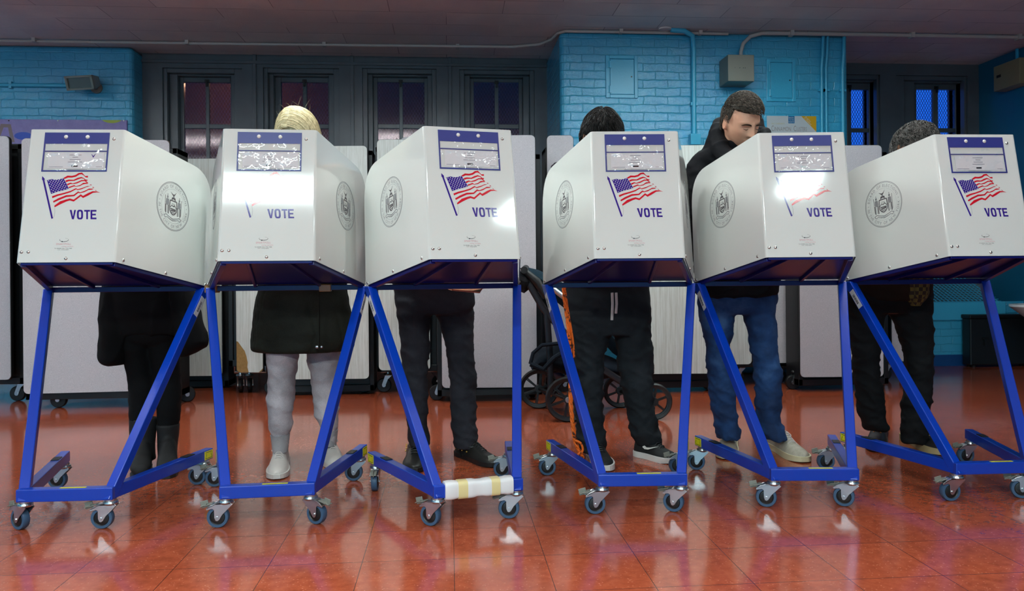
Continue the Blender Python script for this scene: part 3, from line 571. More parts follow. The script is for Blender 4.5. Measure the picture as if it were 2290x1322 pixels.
MN = MF @ M4.Translation((0, -.0032, 0)); mb = MB(); xc = (x0+x1)/2; zt = mid-.014; r_ = random.Random(3)
for k, wd in enumerate((.042, .02, .038, .05)): mb.poly(quad((xc-wd/2, zt-k*.009-.0014), (xc+wd/2, zt-k*.009+.0006)), MN, .0002)
mb.poly(quad((xc-.011, zt-.046), (xc+.011, zt-.040)), MN, .0002, 1); mb.poly(quad((xc-.045, zt-.057), (xc+.045, zt-.0555)), MN, .0002); mb.poly(quad((x0+.026, z0+.017), (x0+.075, z0+.0185)), MN, .0002); mb.poly(quad((x1-.04, z0+.017), (x1-.018, z0+.0185)), MN, .0002)
mb.obj('notice_print', [m_grayink, m_ink], pouch)
# clear front of the pouch, slightly rippled
nx, nz_ = 28, 12; g = []; mb = MB()
for j in range(nz_+1):
    for i in range(nx+1):
        x_, z_ = x0+.003+(x1-x0-.006)*i/nx, z0+.003+(hb-z0-.003)*j/nz_; e_ = min(1, 5*min(i/nx, 1-i/nx, j/nz_, 1-j/nz_)); g.append((x_, -.0045-.0022*e_*(NZ.noise(V((x_*28, z_*34, 1)))+.7), z_))
mb.add(g, [(j*(nx+1)+i, j*(nx+1)+i+1, (j+1)*(nx+1)+i+1, (j+1)*(nx+1)+i) for j in range(nz_) for i in range(nx)], M=MF); mb.obj('clear_window', m_clear, pouch, smooth=True)
def dome(mb, x_, z_, r_, h_, M, mi=0): c = M @ V((x_, 0, z_)); ax = -(M.to_3x3() @ V((0, 1, 0))); mb.lathe([(r_, 0), (r_*.95, h_*.4), (r_*.6, h_*.85), (r_*.2, h_), (0, h_)], c, ax, 14, mi)
for px_, py_ in ((1396, 310.5), (1440.5, 310.5)): mb = MB(); q = p4(px_, py_); dome(mb, q[0], q[1], .0075, .005, MF @ M4.Translation((0, -.003, 0))); mb.obj('snap', m_pearl, pouch, smooth=True)
# bolts
for px_, py_ in ((1337, 556), (1351, 555.7), (1430, 569.5), (1495, 314)): mb = MB(); q = p4(px_, py_); dome(mb, q[0], q[1], .0062, .004, MF @ M4.Translation((0, -.002, 0))); mb.obj('bolt', m_bolt, booth, smooth=True)
for M_, pts in ((MSL, [onplane(5, 2096, 571, MSL), onplane(5, 1990, 598, MSL), onplane(2, 823, 633, MSL)]), (MSR, [onplane(0, 275, 582, MSR), onplane(0, 369.5, 611, MSR), onplane(0, 458, 637, MSR)])):
    for q in pts: mb = MB(); dome(mb, q[0], q[1], .0062, .004, M_ @ M4.Translation((0, -.002, 0))); mb.obj('bolt', m_bolt, booth, smooth=True)
# printed flag
S = [([(640,185),(730,135),(830,140),(910,120),(980,75),(1060,65),(1085,95),(1130,145),(1195,140)], [(1190,180),(1140,175),(1090,125),(1050,105),(1000,110),(920,160),(830,180),(740,180),(655,215)]),
([(680,245),(760,225),(870,230),(950,190),(1040,165),(1100,190),(1140,225),(1185,230)], [(1180,255),(1130,250),(1095,205),(1040,195),(960,225),(880,255),(760,260),(690,285)]),
([(712,325),(800,295),(850,312),(950,280),(1050,235),(1130,235),(1195,295)], [(1195,320),(1120,260),(1050,262),(950,310),(860,327),(800,322),(730,360)]),
([(750,395),(880,350),(920,375),(1010,350),(1090,300),(1160,295),(1190,325)], [(1150,320),(1080,335),(1010,372),(920,388),(880,378),(762,420)]),
([(375,605),(500,560),(650,525),(800,480),(920,420),(960,445),(1080,410),(1180,372),(1250,372)], [(1160,395),(1060,440),(960,465),(925,445),(800,512),(650,558),(500,600),(385,648)]),
([(400,715),(520,650),(700,580),(870,570),(970,495),(1020,515),(1120,480),(1220,430),(1325,432)], [(1290,452),(1200,462),(1110,512),(1010,535),(975,528),(880,602),(700,622),(540,690),(412,750)]),
([(428,820),(560,720),(700,675),(780,655),(870,680),(1030,560),(1080,595),(1200,530),(1300,490),(1400,495),(1478,525)], [(1400,516),(1310,525),(1200,587),(1080,645),(1030,605),(870,725),(780,700),(700,725),(560,790),(435,855)]),
([(1230,340),(1260,335),(1285,352)], [(1250,352)]), ([(1290,395),(1320,395)], [(1337,414),(1308,412)]), ([(1352,458),(1380,470)], [(1397,490),(1368,480)])]
MD = MF @ M4.Translation((0, -.0021, 0)); mb = MB()
for tp, bt in S: mb.poly([p1(*q) for q in tp+bt], MD, .0004)
cant = [(262,240),(370,215),(470,230),(550,218),(636,190),(700,310),(757,430),(650,465),(500,500),(355,552)]
mb.poly([p1(*q) for q in cant], MD, .0004, 1)
for j in range(9):
    for i in range(6 if j % 2 == 0 else 5):
        u_ = (i+(.5 if j % 2 == 0 else 1.0))/6; v_ = (j+.6)/9.2; a_ = V((262, 240)).lerp(V((355, 552)), v_); b_ = V((636, 190)).lerp(V((757, 430)), v_); c = a_.lerp(b_, u_)+V((0, -14*sin(u_*pi*2)*(.3)))
        mb.poly([p1(c.x+11*cos(k*pi/3+.3)*1.0, c.y+11*sin(k*pi/3+.3)) for k in range(6)], MF @ M4.Translation((0, -.0026, 0)), .0002, 2)
mb.poly([p1(*q) for q in ((155,145),(210,205),(205,240),(400,1105),(362,1118),(165,245),(148,222))], MD, .0004, 1)
for pa, pb in (((205,236),(262,242)), ((436,860),(442,960)), ((442,960),(425,1050)), ((425,1050),(398,1102))): mb.poly([p1(pa[0]-2, pa[1]-2), p1(pb[0]-2, pb[1]-2), p1(pb[0]+2, pb[1]+2), p1(pa[0]+2, pa[1]+2)], MD, .0003, 3)
mb.obj('flag_print', [m_red, m_navy, m_white, m_grayink], booth)
mb = MB()
def box_glyph(mb, x0, x1, polys):
    for p in polys: mb.poly([p1(x0+(x1-x0)*a, 915+212*b) for a, b in p], MD, .0004)
box_glyph(mb, 778, 922, [[(0, 0), (.32, 0), (.52, .72), (.72, 0), (1, 0), (.66, 1), (.36, 1)]])
ro = [(.5+.5*(1 if cos(a) > 0 else -1)*abs(cos(a))**.6, .5+.52*(1 if sin(a) > 0 else -1)*abs(sin(a))**.6) for a in [2*pi*k/24 for k in range(24)]]; ri = [(.5+(a-.5)*.4, .5+(b-.5)*.66) for a, b in ro]
box_glyph(mb, 942, 1082, [[ro[k], ro[(k+1) % 24], ri[(k+1) % 24], ri[k]] for k in range(24)])
box_glyph(mb, 1108, 1240, [[(0, 0), (1, 0), (1, .18), (0, .18)], [(.36, .18), (.64, .18), (.64, 1), (.36, 1)]])
box_glyph(mb, 1252, 1386, [[(0, 0), (.3, 0), (.3, 1), (0, 1)], [(.3, 0), (1, 0), (1, .18), (.3, .18)], [(.3, .41), (.9, .41), (.9, .58), (.3, .58)], [(.3, .82), (1, .82), (1, 1), (.3, 1)]])
mb.obj('vote_lettering', m_navy, booth)
# maker's mark
mb = MB(); mc = p4(1421, 530)
for k in range(26):
    a0, a1 = R(150+k*11), R(150+(k+1)*11); th = .0016*max(.12, sin(pi*min(1, (k+2)/26))*1.0 if k < 20 else .25); c_ = lambda a, r_: (mc[0]+(.0155+r_)*cos(a), mc[1]+(.0062+r_)*sin(a))
    mb.poly([c_(a0, -th/2), c_(a1, -th/2), c_(a1, th/2), c_(a0, th/2)], MD, .0003)
mb.ball(MD @ V((mc[0]-.006, -.0002, mc[1]-.0062)), .0022, .0005, .0022, 6)
def mtext(mb, s, x_, z_, size, mi, sx=1, al='C'): text(mb, s, MF @ M4.Translation((x_, -.0021, z_)), size, mi, al, sx, .12, .0003)
mtext(mb, 'SMARTPOLL', mc[0], mc[1]-.0185, .0095, 1, .95); mtext(mb, 'voting systems', mc[0]+.014, mc[1]-.026, .0062, 1, 1); mtext(mb, 'TO ORDER CALL TOLL FREE', mc[0], mc[1]-.033, .0045, 0); mtext(mb, 'www  voting supplies', mc[0], mc[1]-.0375, .004, 0)
mb.obj('maker_print', [m_ink, m_pinkink], booth)
# seal of the board of elections, on both sides
def seal(M_, c):
    M_ = M_ @ M4.Translation((c[0], -.0021, c[1])); s_ = .1; mb = MB()
    def annulus(r0, r1, mi=0, n=64, h=.0003):
        for k in range(n):
            a, b = 2*pi*k/n, 2*pi*(k+1)/n; mb.poly([(r0*s_*cos(a), r0*s_*sin(a)), (r0*s_*cos(b), r0*s_*sin(b)), (r1*s_*cos(b), r1*s_*sin(b)), (r1*s_*cos(a), r1*s_*sin(a))], M_, h, mi)
    annulus(.975, 1.0); annulus(.94, .952)
    for k in range(90):
        a = 2*pi*k/90; mb.poly([(.70*s_*cos(a)+.010*s_*cos(a+q), .70*s_*sin(a)+.010*s_*sin(a+q)) for q in (0, pi/2, pi, 3*pi/2)], M_, .0003)
    def arc(txt, a_mid, span, rad, flip):
        n = len(txt); w_ = [(glyph(ch)[2] if ch != ' ' else .3)+.1 for ch in txt]; tot = sum(w_); x_ = 0
        for ch, ww in zip(txt, w_):
            f_ = (x_+ww/2)/tot-.5; x_ += ww
            if ch == ' ': continue
            a = a_mid-f_*span if not flip else a_mid+f_*span; vs_, fs, gw = glyph(ch); sz = .17*s_; rr = rad*s_
            th = a-pi/2 if not flip else a+pi/2
            pts = []
            for p in vs_:
                lx, lz = (p.x-gw/2)*sz*.95, (p.y-.35)*sz; pts.append((rr*cos(a)+lx*cos(th)-lz*sin(th), -.0003, rr*sin(a)+lx*sin(th)+lz*cos(th)))
            mb.add(pts, fs, 0, M_)
    arc('BOARD OF ELECTIONS', R(90), R(150), .82, False); arc('IN THE CITY OF NEW YORK', R(270), R(176), .82, True)
    for a in (R(6), R(174)): mb.poly([(.82*s_*cos(a)+.025*s_*cos(q), .82*s_*sin(a)+.025*s_*sin(q)) for q in (0, 2, 4)], M_, .0003)
    P = lambda pts, mi=0: mb.poly([(x_*s_, z_*s_) for x_, z_ in pts], M_, .0003, mi)
    def line(pts, w_, mi=0):
        for a, b in zip(pts, pts[1:]):
            d = V((b[0]-a[0], b[1]-a[1])).normalized()*w_/2; P([(a[0]-d.y, a[1]+d.x), (b[0]-d.y, b[1]+d.x), (b[0]+d.y, b[1]-d.x), (a[0]+d.y, a[1]-d.x)], mi)
    shield = [(-.2, .22), (.2, .22), (.22, .0), (.2, -.2), (.1, -.31), (0, -.35), (-.1, -.31), (-.2, -.2), (-.22, 0), (-.2, .22)]; line(shield, .045, 1)
    line([(-.18, -.06), (-.08, .04), (0, -.02), (.07, .06), (.18, -.06)], .03, 1); line([(-.16, -.12), (.16, -.12)], .05, 1); line([(-.14, -.2), (.15, -.17)], .06, 1); line([(-.1, -.27), (.1, -.26)], .03, 1); line([(-.1, .1), (.1, .1)], .018); line([(-.14, .03), (.14, .0)], .015)
    P([(-.13, .24), (0, .3), (.13, .24), (.1, .36), (-.1, .36)], 1); line([(-.05, .38), (.05, .38)], .03); line([(0, .38), (0, .46)], .05)
    P([(-.2, .56), (-.06, .44), (0, .4), (.05, .45), (.16, .62), (.06, .52), (.0, .49), (-.07, .5)], 1)
    for sg in (-1, 1):
        X = .36*sg; mb.poly([(X*s_+.05*s_*cos(q*.6), .31*s_+.06*s_*sin(q*.6)) for q in range(10)], M_, .0003, 0)
        P([(X-.08, .24), (X+.08, .24), (X+.1, .05), (X+.06, -.02), (X-.06, -.02), (X-.1, .05)], 0); line([(X-.09, .0), (X-.08, -.36)], .04, 1); line([(X+.07, .0), (X+.08, -.36)], .05, 1); line([(X, .0), (X, -.33)], .02); line([(X+.0, .38), (X+.0, .44)], .03)
        line([(X+sg*.14, .36), (X+sg*.12, -.3)], .018, 1)
    line([(-.52, -.46), (-.4, -.4), (-.25, -.46), (0, -.52), (.25, -.46), (.4, -.4), (.52, -.46)], .03); line([(-.3, -.52), (0, -.6), (.3, -.52)], .025); line([(-.52, -.46), (-.46, -.54), (-.3, -.5)], .025); line([(.52, -.46), (.46, -.54), (.3, -.5)], .025)
    mtx = M_ @ M4.Translation((0, 0, -.585*s_)); text(mb, 'EXCELSIOR', mtx, .075*s_, 0, 'C')
    return mb.obj('seal_print', [m_seal, m_seald], booth)
seal(MSL, sl); seal(MSR, sr_)
# caster: fork > wheel, brake pedal
def caster(par, x_, y_, ang):
    if not hasattr(caster, 'p'):
        mb = MB(); mb.cyl((0, 0, 0), (0, 0, -.008), .02, 20); mb.lathe([(.012, 0), (.024, -.002), (.026, -.009), (.02, -.016), (.0, -.017)], (0, 0, -.006), (0, 0, 1), 24)
        side = [(-.026, -.022), (-.018, -.016), (.03, -.016), (.052, -.024), (.066, -.036), (.064, -.040), (.044, -.036), (.038, -.040), (.037, -.068), (.033, -.078), (.027, -.080), (.021, -.076), (.010, -.058)]
        for y0 in (-.0175, .0145): mb.prism(side, M4.Identity(4), y0, y0+.003)
        mb.box((-.02, -.0175, -.021), (.032, .0175, -.016)); mb.beam((.03, 0, -.0175), (.064, 0, -.035), .035, .003)
        mb.cyl((.028, -.021, -.0675), (.028, .021, -.0675), .005, 10)
        f_ = mb.obj('caster', m_chrome, None, bevel=.0008)
        w_ = MB(); w_.ring([(.0265, -.012), (.0365, -.012), (.0385, -.008), (.0385, .008), (.0365, .012), (.0265, .012)], (.028, 0, -.0675), (0, 1, 0), 36, 0)
        w_.ring([(.006, -.0125), (.012, -.0135), (.024, -.010), (.027, -.0125), (.027, .0125), (.024, .010), (.012, .0135), (.006, .0125)], (.028, 0, -.0675), (0, 1, 0), 30, 1)
        wo = w_.obj('wheel', [m_rubber, m_black], None, smooth=True)
        b_ = MB(); b_.beam((.045, 0, -.018), (.074, 0, -.026), .026, .003); b_.beam((.072, 0, -.034), (.078, 0, -.010), .028, .0035); b_.beam((.066, 0, -.020), (.088, 0, -.030), .024, .003); bo = b_.obj('brake_pedal', m_galv, None, bevel=.001)
        caster.p = (f_, wo, bo); a, b, c = caster.p
    else:
        a, b, c = [q.copy() for q in caster.p]
        for q in (a, b, c): COL.objects.link(q)
    a.parent = par; a.location = (x_, y_, .106); a.rotation_euler = (0, 0, R(ang)); b.parent = a; c.parent = a; return a
CA = [(150, 180, 180, 175), (180, 330, 180, 180), (150, 175, 268, 175), (180, 150, 180, 178), (160, 150, 165, 172), (180, 160, 200, 180)]
booths = [booth]
labs = [None, 'white voting booth before the blonde voter in grey sweatpants', 'white voting booth with foam wrapped around its blue front bar', 'white voting booth before the voter in black sweatpants with white drawstrings',
        'white voting booth before the bent man in a black hooded jacket', 'rightmost white voting booth, turned toward the right blue wall']
for i in range(1, 6):
    b = copy_tree(booth); b.location = (BO[i][0], BO[i][1], 0); b.rotation_euler = (0, 0, R(BO[i][2])); b['label'] = labs[i]; booths.append(b)
for i, b in enumerate(booths):
    for (x_, y_), ang in zip(((-.148, .03), (.148, .03), (-.292, .598), (.292, .598)), CA[i]): caster(b, x_, y_, ang-BO[i][2])
    leglabel(b, 1 if i < 2 else -1)
# booth extras: check mark on the first notice, tape, foam wrap
mb = MB(); q = onplane(0, 210, 348, MF); mb.poly([(q[0]-.008, q[1]+.004), (q[0]-.005, q[1]+.003), (q[0]-.001, q[1]-.003), (q[0]+.009, q[1]+.008), (q[0], q[1]-.010)], MF @ M4.Translation((0, -.0032, 0)), .0004); mb.obj('tick_print', m_navy, booths[0])
for a, b in (((-.335, .546, .846), (-.285, .532, .846)), ((.13, .538, .846), (.18, .538, .846))): mb = MB(); mb.beam(a, b, .037, .031); mb.obj('brown_tape', m_ctape, booths[1], bevel=.003)
mb = MB(); rg = []; r_ = random.Random(5)
for k in range(25):
    x_ = -.126+.252*k/24; b_ = .0015*sin(k*.9)+.0015*r_.random(); tw = -.006 if 4 < k < 7 or 17 < k < 20 else 0
    rg.append([(x_, .02+(.026+b_+tw*.3)*(abs(cos(t_))**.5)*(1 if cos(t_) > 0 else -1), .1285+(.030+b_+tw*.3)*(abs(sin(t_))**.5)*(1 if sin(t_) > 0 else -1)) for t_ in [2*pi*j/24 for j in range(24)]])
mb.loft(rg); fw = mb.obj('foam_wrap', mat('white_foam_wrap', srgb(226, 224, 224), .5), booths[2], smooth=True)
m_ytape = mat('yellowed_tape', srgb(226, 208, 150), .35)
for a, b in ((-.078, -.044), (.044, .076)):
    rg = [[(x_, .02+.0285*(abs(cos(t_))**.5)*(1 if cos(t_) > 0 else -1), .1285+.0325*(abs(sin(t_))**.5)*(1 if sin(t_) > 0 else -1)) for t_ in [2*pi*j/24 for j in range(24)]] for x_ in (a, b)]; mb = MB(); mb.loft(rg, cap=True); mb.obj('yellow_tape', m_ytape, fw, smooth=True)
# ---------------- folded cafeteria tables ----------------
def rrect(x0, x1, z0, z1, r=.03, n=5):
    p = []
    for cx, cz, a0 in ((x1-r, z1-r, 0), (x0+r, z1-r, 90), (x0+r, z0+r, 180), (x1-r, z0+r, 270)): p += [(cx+r*cos(R(a0+90*k/n)), cz+r*sin(R(a0+90*k/n))) for k in range(n+1)]
    return p
def leaf(root, name, px0, px1, py0, py1, D, m, Mi, tilt=0.0):
    a, b = at(px0, py0, D), at(px1, py1, D+tilt); zt = at((px0+px1)/2, py0, D).z; zb = at((px0+px1)/2, py1, D).z
    d = V((b.x-a.x, b.y-a.y, 0)); W_ = d.length; ex = d.normalized(); M_ = M4(((ex.x, -ex.y, 0, a.x), (ex.y, ex.x, 0, a.y), (0, 0, 1, 0), (0, 0, 0, 1)))
    lf = MB(); lf.prism(rrect(0, W_, zb, zt), M_, 0, .006); o = kid(lf.obj(name, m), root)
    e = MB(); e.prism(rrect(-.003, W_+.003, zb-.003, zt+.003, .033), M_, .0065, .03); kid(e.obj('edge_band', m_black), root)
    return M_, W_, zb, zt
def table_caster(root, p, ang=0, r_=.055):
    mb = MB(); T = M4.Translation(p) @ M4.Rotation(R(ang), 4, 'Z')
    f_ = MB(); f_.cyl(T @ V((0, 0, .13)), T @ V((0, 0, .22)), .014, 10); f_.lathe([(.03, 0), (.034, -.012), (.02, -.02)], T @ V((0, 0, .145)), (0, 0, 1), 16)
    sd = [(-.03, .13), (.02, .13), (.045, .06), (.035, .045), (.02, .05), (.0, .1)]
    for y0 in (-.024, .02): f_.prism(sd, T, y0, y0+.004)
    fo = kid(f_.obj('caster', m_chrome), root)
    w_ = MB(); w_.ring([(.012, -.016), (.05, -.016), (r_, -.01), (r_, .01), (.05, .016), (.012, .016)], T @ V((.03, 0, r_)), T.to_3x3() @ V((0, 1, 0)), 28, 0); w_.cyl(T @ V((.03, -.026, r_)), T @ V((.03, .026, r_)), .014, 12, 1)
    wo = w_.obj('wheel', [m_black, m_chrome], None, smooth=True); wo.parent = fo; return fo
# label, [leaves: px0,px1,py0,py1,D,material,tilt], core px0,px1,py0,py1, casters px
TB = [('grey folded cafeteria table cut off by the left edge of the picture', [(-150, 24, 305, 850, 5.52, m_lam, 0)], (-150, 46, 322, 862), (30,), 0),
 ('large grey folded cafeteria table behind the leftmost voting booth', [(48, 383, 308, 880, 5.26, m_lam, .12)], (60, 392, 332, 893), (130,), 0),
 ('pale folded cafeteria table to the right of the voter in black boots', [(386, 497, 355, 841, 6.19, m_lamw, 0)], (384, 506, 372, 866), (), 0),
 ('folded cafeteria table with a brown broken lower corner, behind the second booth', [(525, 588, 318, 833, 5.85, m_lamw, 0), (517, 575, 330, 815, 6.2, m_lamw, 0)], (508, 589, 350, 820), (531, 551), 1),
 ('pale folded cafeteria table directly behind the blonde voter', [(604, 825, 327, 848, 5.78, m_lamw, 0)], (600, 832, 337, 878), (), 0),
 ('narrow pale folded cafeteria table left of the voter in black jeans', [(843, 962, 312, 828, 5.83, m_lamw, 0), (896, 962, 307, 815, 6.1, m_lam, 0)], (840, 982, 330, 832), (866,), 0),
 ('grey speckled folded cafeteria table behind the dark baby stroller', [(984, 1201, 303, 867, 5.44, m_lam, 0)], (974, 1209, 345, 886), (), 0),
 ('very narrow grey table leaf standing in front of the blue pier corner', [(1223, 1286, 303, 812, 5.75, m_lam, 0)], (1219, 1288, 330, 830), (), 0),
 ('pale wood-grain folded cafeteria table between the fourth and fifth booths', [(1440, 1612, 325, 836, 5.78, m_lamw, 0)], (1430, 1618, 345, 868), (), 0),
 ('pale folded cafeteria table seen between the legs of the blue jeans', [(1618, 1681, 322, 815, 6.1, m_lamw, 0)], (1612, 1700, 340, 822), (1668,), 0),
 ('grey folded cafeteria table just right of the blue jeans', [(1704, 1764, 326, 812, 6.15, m_lam, 0)], (1704, 1772, 340, 820), (1764,), 0),
 ('grey speckled folded cafeteria table seen between the fifth and sixth booths', [(1786, 1976, 325.5, 843, 5.81, m_lam, 0)], (1778, 1988, 340, 862), (), 0),
 ('grey folded cafeteria table behind the rightmost voter', [(1991, 2060, 326, 808, 6.24, m_lam, 0)], (1994, 2064, 340, 815), (2000,), 0)]
for lab, leaves, (c0, c1, t0, t1), cs, chip in TB:
    D = leaves[0][4]; mid = at((leaves[0][0]+leaves[0][1])/2, 800, D); root = thing('folding_table', lab, 'folding table', (mid.x, mid.y+.1, 0), 0, 'folded cafeteria tables on casters')
    for k, (a, b, c, d, D_, m_, tl) in enumerate(leaves):
        if chip and k == 0:
            M_, W_, zb, zt = leaf(root, 'tabletop', a, b, c, d, D_, m_board, None)
            u = W_/63; h_ = 90*D_/F; cut = [(0, zb+70*D_/F), (4*u, zb+69*D_/F), (12*u, zb+58*D_/F), (20*u, zb+48*D_/F), (24*u, zb+36*D_/F), (27*u, zb+22*D_/F), (26*u, zb+12*D_/F), (29*u, zb+.001), (W_-.03, zb), (W_, zb+.03), (W_, zt-.03), (W_-.03, zt), (.0, zt)]
            lm = MB(); lm.prism(cut, M_, -.002, .0005); kid(lm.obj('laminate', m_lamw), root)
        else: leaf(root, 'tabletop', a, b, c, d, D_, m_, None, tl)
    Dc = D+.09; P = lambda px, py: at(px, py, Dc)
    mb = MB(); x0, x1, z1, z0 = P(c0, t0).x, P(c1, t0).x, P(c0, t0).z, P(c0, t1).z; y_ = P((c0+c1)/2, t0).y; yy = y_-(0)
    x0, x1 = min(x0, x1), max(x0, x1)
    mb.box((x0, y_, z0), (x0+.035, y_+.22, z1)); mb.box((x1-.035, y_, z0), (x1, y_+.22, z1)); mb.box((x0, y_, z0), (x1, y_+.22, z0+.05)); mb.box((x0, y_, z1-.04), (x1, y_+.22, z1)); mb.box((x0+.03, y_+.02, z0+.04), (x1-.03, y_+.06, z1-.03))
    kid(mb.obj('folded_frame', m_blackm, bevel=.004), root)
    mb = MB(); mb.tube([(x0+.02, y_+.1, z0+.02), (x0+.02, y_+.1, .16), (x1-.02, y_+.1, .16), (x1-.02, y_+.1, z0+.02)], .014, 8); kid(mb.obj('base_tube', m_chrome if cs else m_blackm, smooth=True), root)
    ls = cs if cs else (c0+12, c1-12)
    for q in ls: p = at(q, 870, Dc); table_caster(root, (p.x, y_+.1, 0), 180 if q % 2 == 0 else 100)
    if len(ls) == 1: table_caster(root, (x1-.05 if ls[0] < (c0+c1)/2 else x0+.05, y_+.22, 0), 20)
# black gap posts between tables
m_anod = mat('dark_anodised_frame', srgb(40, 36, 40), .35, metal=.4)
# ---------------- stroller ----------------
st = thing('baby_stroller', 'dark folding baby stroller standing between the third and fourth booths', 'stroller', tuple(at(1290, 905, 5.05).xy)+(0,))
def swheel(px, py, D, r_, hub=True):
    c = at(px, py, D); c.z = r_; ax = CF; w_ = MB(); w_.ring([(r_-.022, -.018), (r_-.008, -.022), (r_, -.01), (r_, .01), (r_-.008, .022), (r_-.022, .018)], c, ax, 44, 0); w_.ring([(r_-.03, -.012), (r_-.02, -.014), (r_-.02, .014), (r_-.03, .012)], c, ax, 44, 1)
    up = V((0, 0, 1))
    for k in range(6):
        a = 2*pi*k/6+.35
        for o_ in (-.13, .13): d = CR*cos(a+o_*.35)+up*sin(a+o_*.35); d2 = CR*cos(a+o_)+up*sin(a+o_); w_.beam(c+d2*.02, c+d*(r_-.024), .012, .007, side=ax, mi=1)
    w_.cyl(c-ax*.02, c+ax*.02, .026, 20, 1)
    o = kid(w_.obj('wheel', [m_black, m_blackm], smooth=False, bevel=0), st)
    if hub: h_ = MB(); h_.cyl(c-ax*.03, c-ax*.02, .018, 20); ho = h_.obj('hub_cap', m_chrome, None, bevel=.002); ho.parent = o; ho.matrix_parent_inverse = o.matrix_parent_inverse.copy(); ho.matrix_parent_inverse = M4.Identity(4)
    return c
w1 = swheel(1270, 893, 4.74, .137); w2 = swheel(1205, 866, 5.22, .132, False); w3 = swheel(1386, 874, 5.22, .112, False); w4 = swheel(1462, 905, 4.78, .112, False)
def kid2(mb, name, m_, **k): return kid(mb.obj(name, m_, **k), st)
Q = lambda px, py, D: at(px, py, D)
mb = MB(); mb.cyl(w1, w2, .012, 10); mb.cyl(w3, w4, .012, 10); kid2(mb, 'axle', m_blackm)
for D in (4.8, 5.18):
    mb = MB()
    mb.tube([Q(1176, 622, D), Q(1215, 690, D), Q(1262, 745, D), Q(1330, 815, D), Q(1400, 860, D)], [.022]*5, 8, ry=.012); mb.tube([Q(1222, 690, D), Q(1230, 800, D), Q(1232, 880, D)], .02, 8, ry=.012)
    mb.tube([Q(1238, 880, D), Q(1300, 800, D), Q(1350, 740, D), Q(1400, 700, D)], .012, 8)
    kid2(mb, 'frame', m_anod, smooth=True)
for D in (4.74, 5.2): mb = MB(); mb.tube([Q(1236, 645, D), Q(1270, 672, D), Q(1330, 715, D), Q(1400, 765, D)], .016, 12); kid2(mb, 'silver_tube', m_chrome, smooth=True)
mb = MB(); mb.tube([Q(1172, 604, 4.75), Q(1176, 600, 5.05), Q(1172, 604, 5.2)], .022, 12); mb.tube([Q(1170, 604, 4.8), Q(1200, 630, 4.8), Q(1222, 665, 4.8)], [.022, .03, .022], 10); kid2(mb, 'handlebar', m_black, smooth=True)
# hanging bag on the handle and seat shell, canopy
mb = MB(); rg = []
for px_, w_, yt, yb in ((1148, .03, 600, 630), (1158, .22, 596, 650), (1172, .25, 603, 656), (1186, .2, 616, 645), (1196, .03, 628, 638)):
    a = Q(px_, yt, 5.0); b = Q(px_, yb, 5.0); c = (a+b)/2; h_ = (a.z-b.z)/2; rg.append([c+CF*(w_*sin(t_))+V((0, 0, h_*cos(t_))) for t_ in [2*pi*k/20 for k in range(20)]])
mb.loft(rg); kid2(mb, 'handle_bag', fabric('black_nylon', srgb(14, 14, 18), 200), smooth=True)
m_teal = fabric('dark_teal_fabric', srgb(22, 44, 56), 300); m_seat = fabric('dark_navy_fabric', srgb(16, 24, 34), 240)
mb = MB(); rg = []
for px_, yt, yb in ((1180, 598, 612), (1205, 604, 640), (1240, 622, 672), (1290, 650, 712), (1330, 690, 745), (1370, 725, 790), (1402, 765, 812)):
    a = Q(px_, yt, 5.02); b = Q(px_, yb, 5.02); c = (a+b)/2; h_ = (a.z-b.z)/2; rg.append([c+CF*(.20*sin(t_))+V((0, 0, h_*cos(t_))) for t_ in [2*pi*k/24 for k in range(24)]])
mb.loft(rg); kid2(mb, 'seat_shell', m_teal, smooth=True)
mb = MB(); rg = []
prof = [((1184, 812), (1190, 822)), ((1200, 780), (1212, 825)), ((1228, 772), (1240, 828)), ((1262, 770), (1280, 842)), ((1310, 778), (1330, 850)), ((1370, 800), (1385, 838)), ((1398, 815), (1402, 825))]
for (xa, ya), (xb, yb) in prof:
    a = Q(xa, ya, 5.02); b = Q(xb, yb, 5.02); c = (a+b)/2; e1 = (a-b)/2; rg.append([c+CF*(.21*sin(t_))+e1*cos(t_) for t_ in [2*pi*k/24 for k in range(24)]])
mb.loft(rg); kid2(mb, 'storage_basket', m_seat, smooth=True)
for D in (4.76, 5.2):
    mb = MB(); mb.tube([Q(1186, 814, D), Q(1192, 790, D), Q(1212, 772, D), Q(1250, 768, D)], .012, 8); mb.tube([Q(1186, 814, D), Q(1215, 826, D), Q(1240, 800, D), Q(1262, 788, D)], .016, 8); kid2(mb, 'basket_strap', m_seat, smooth=True)
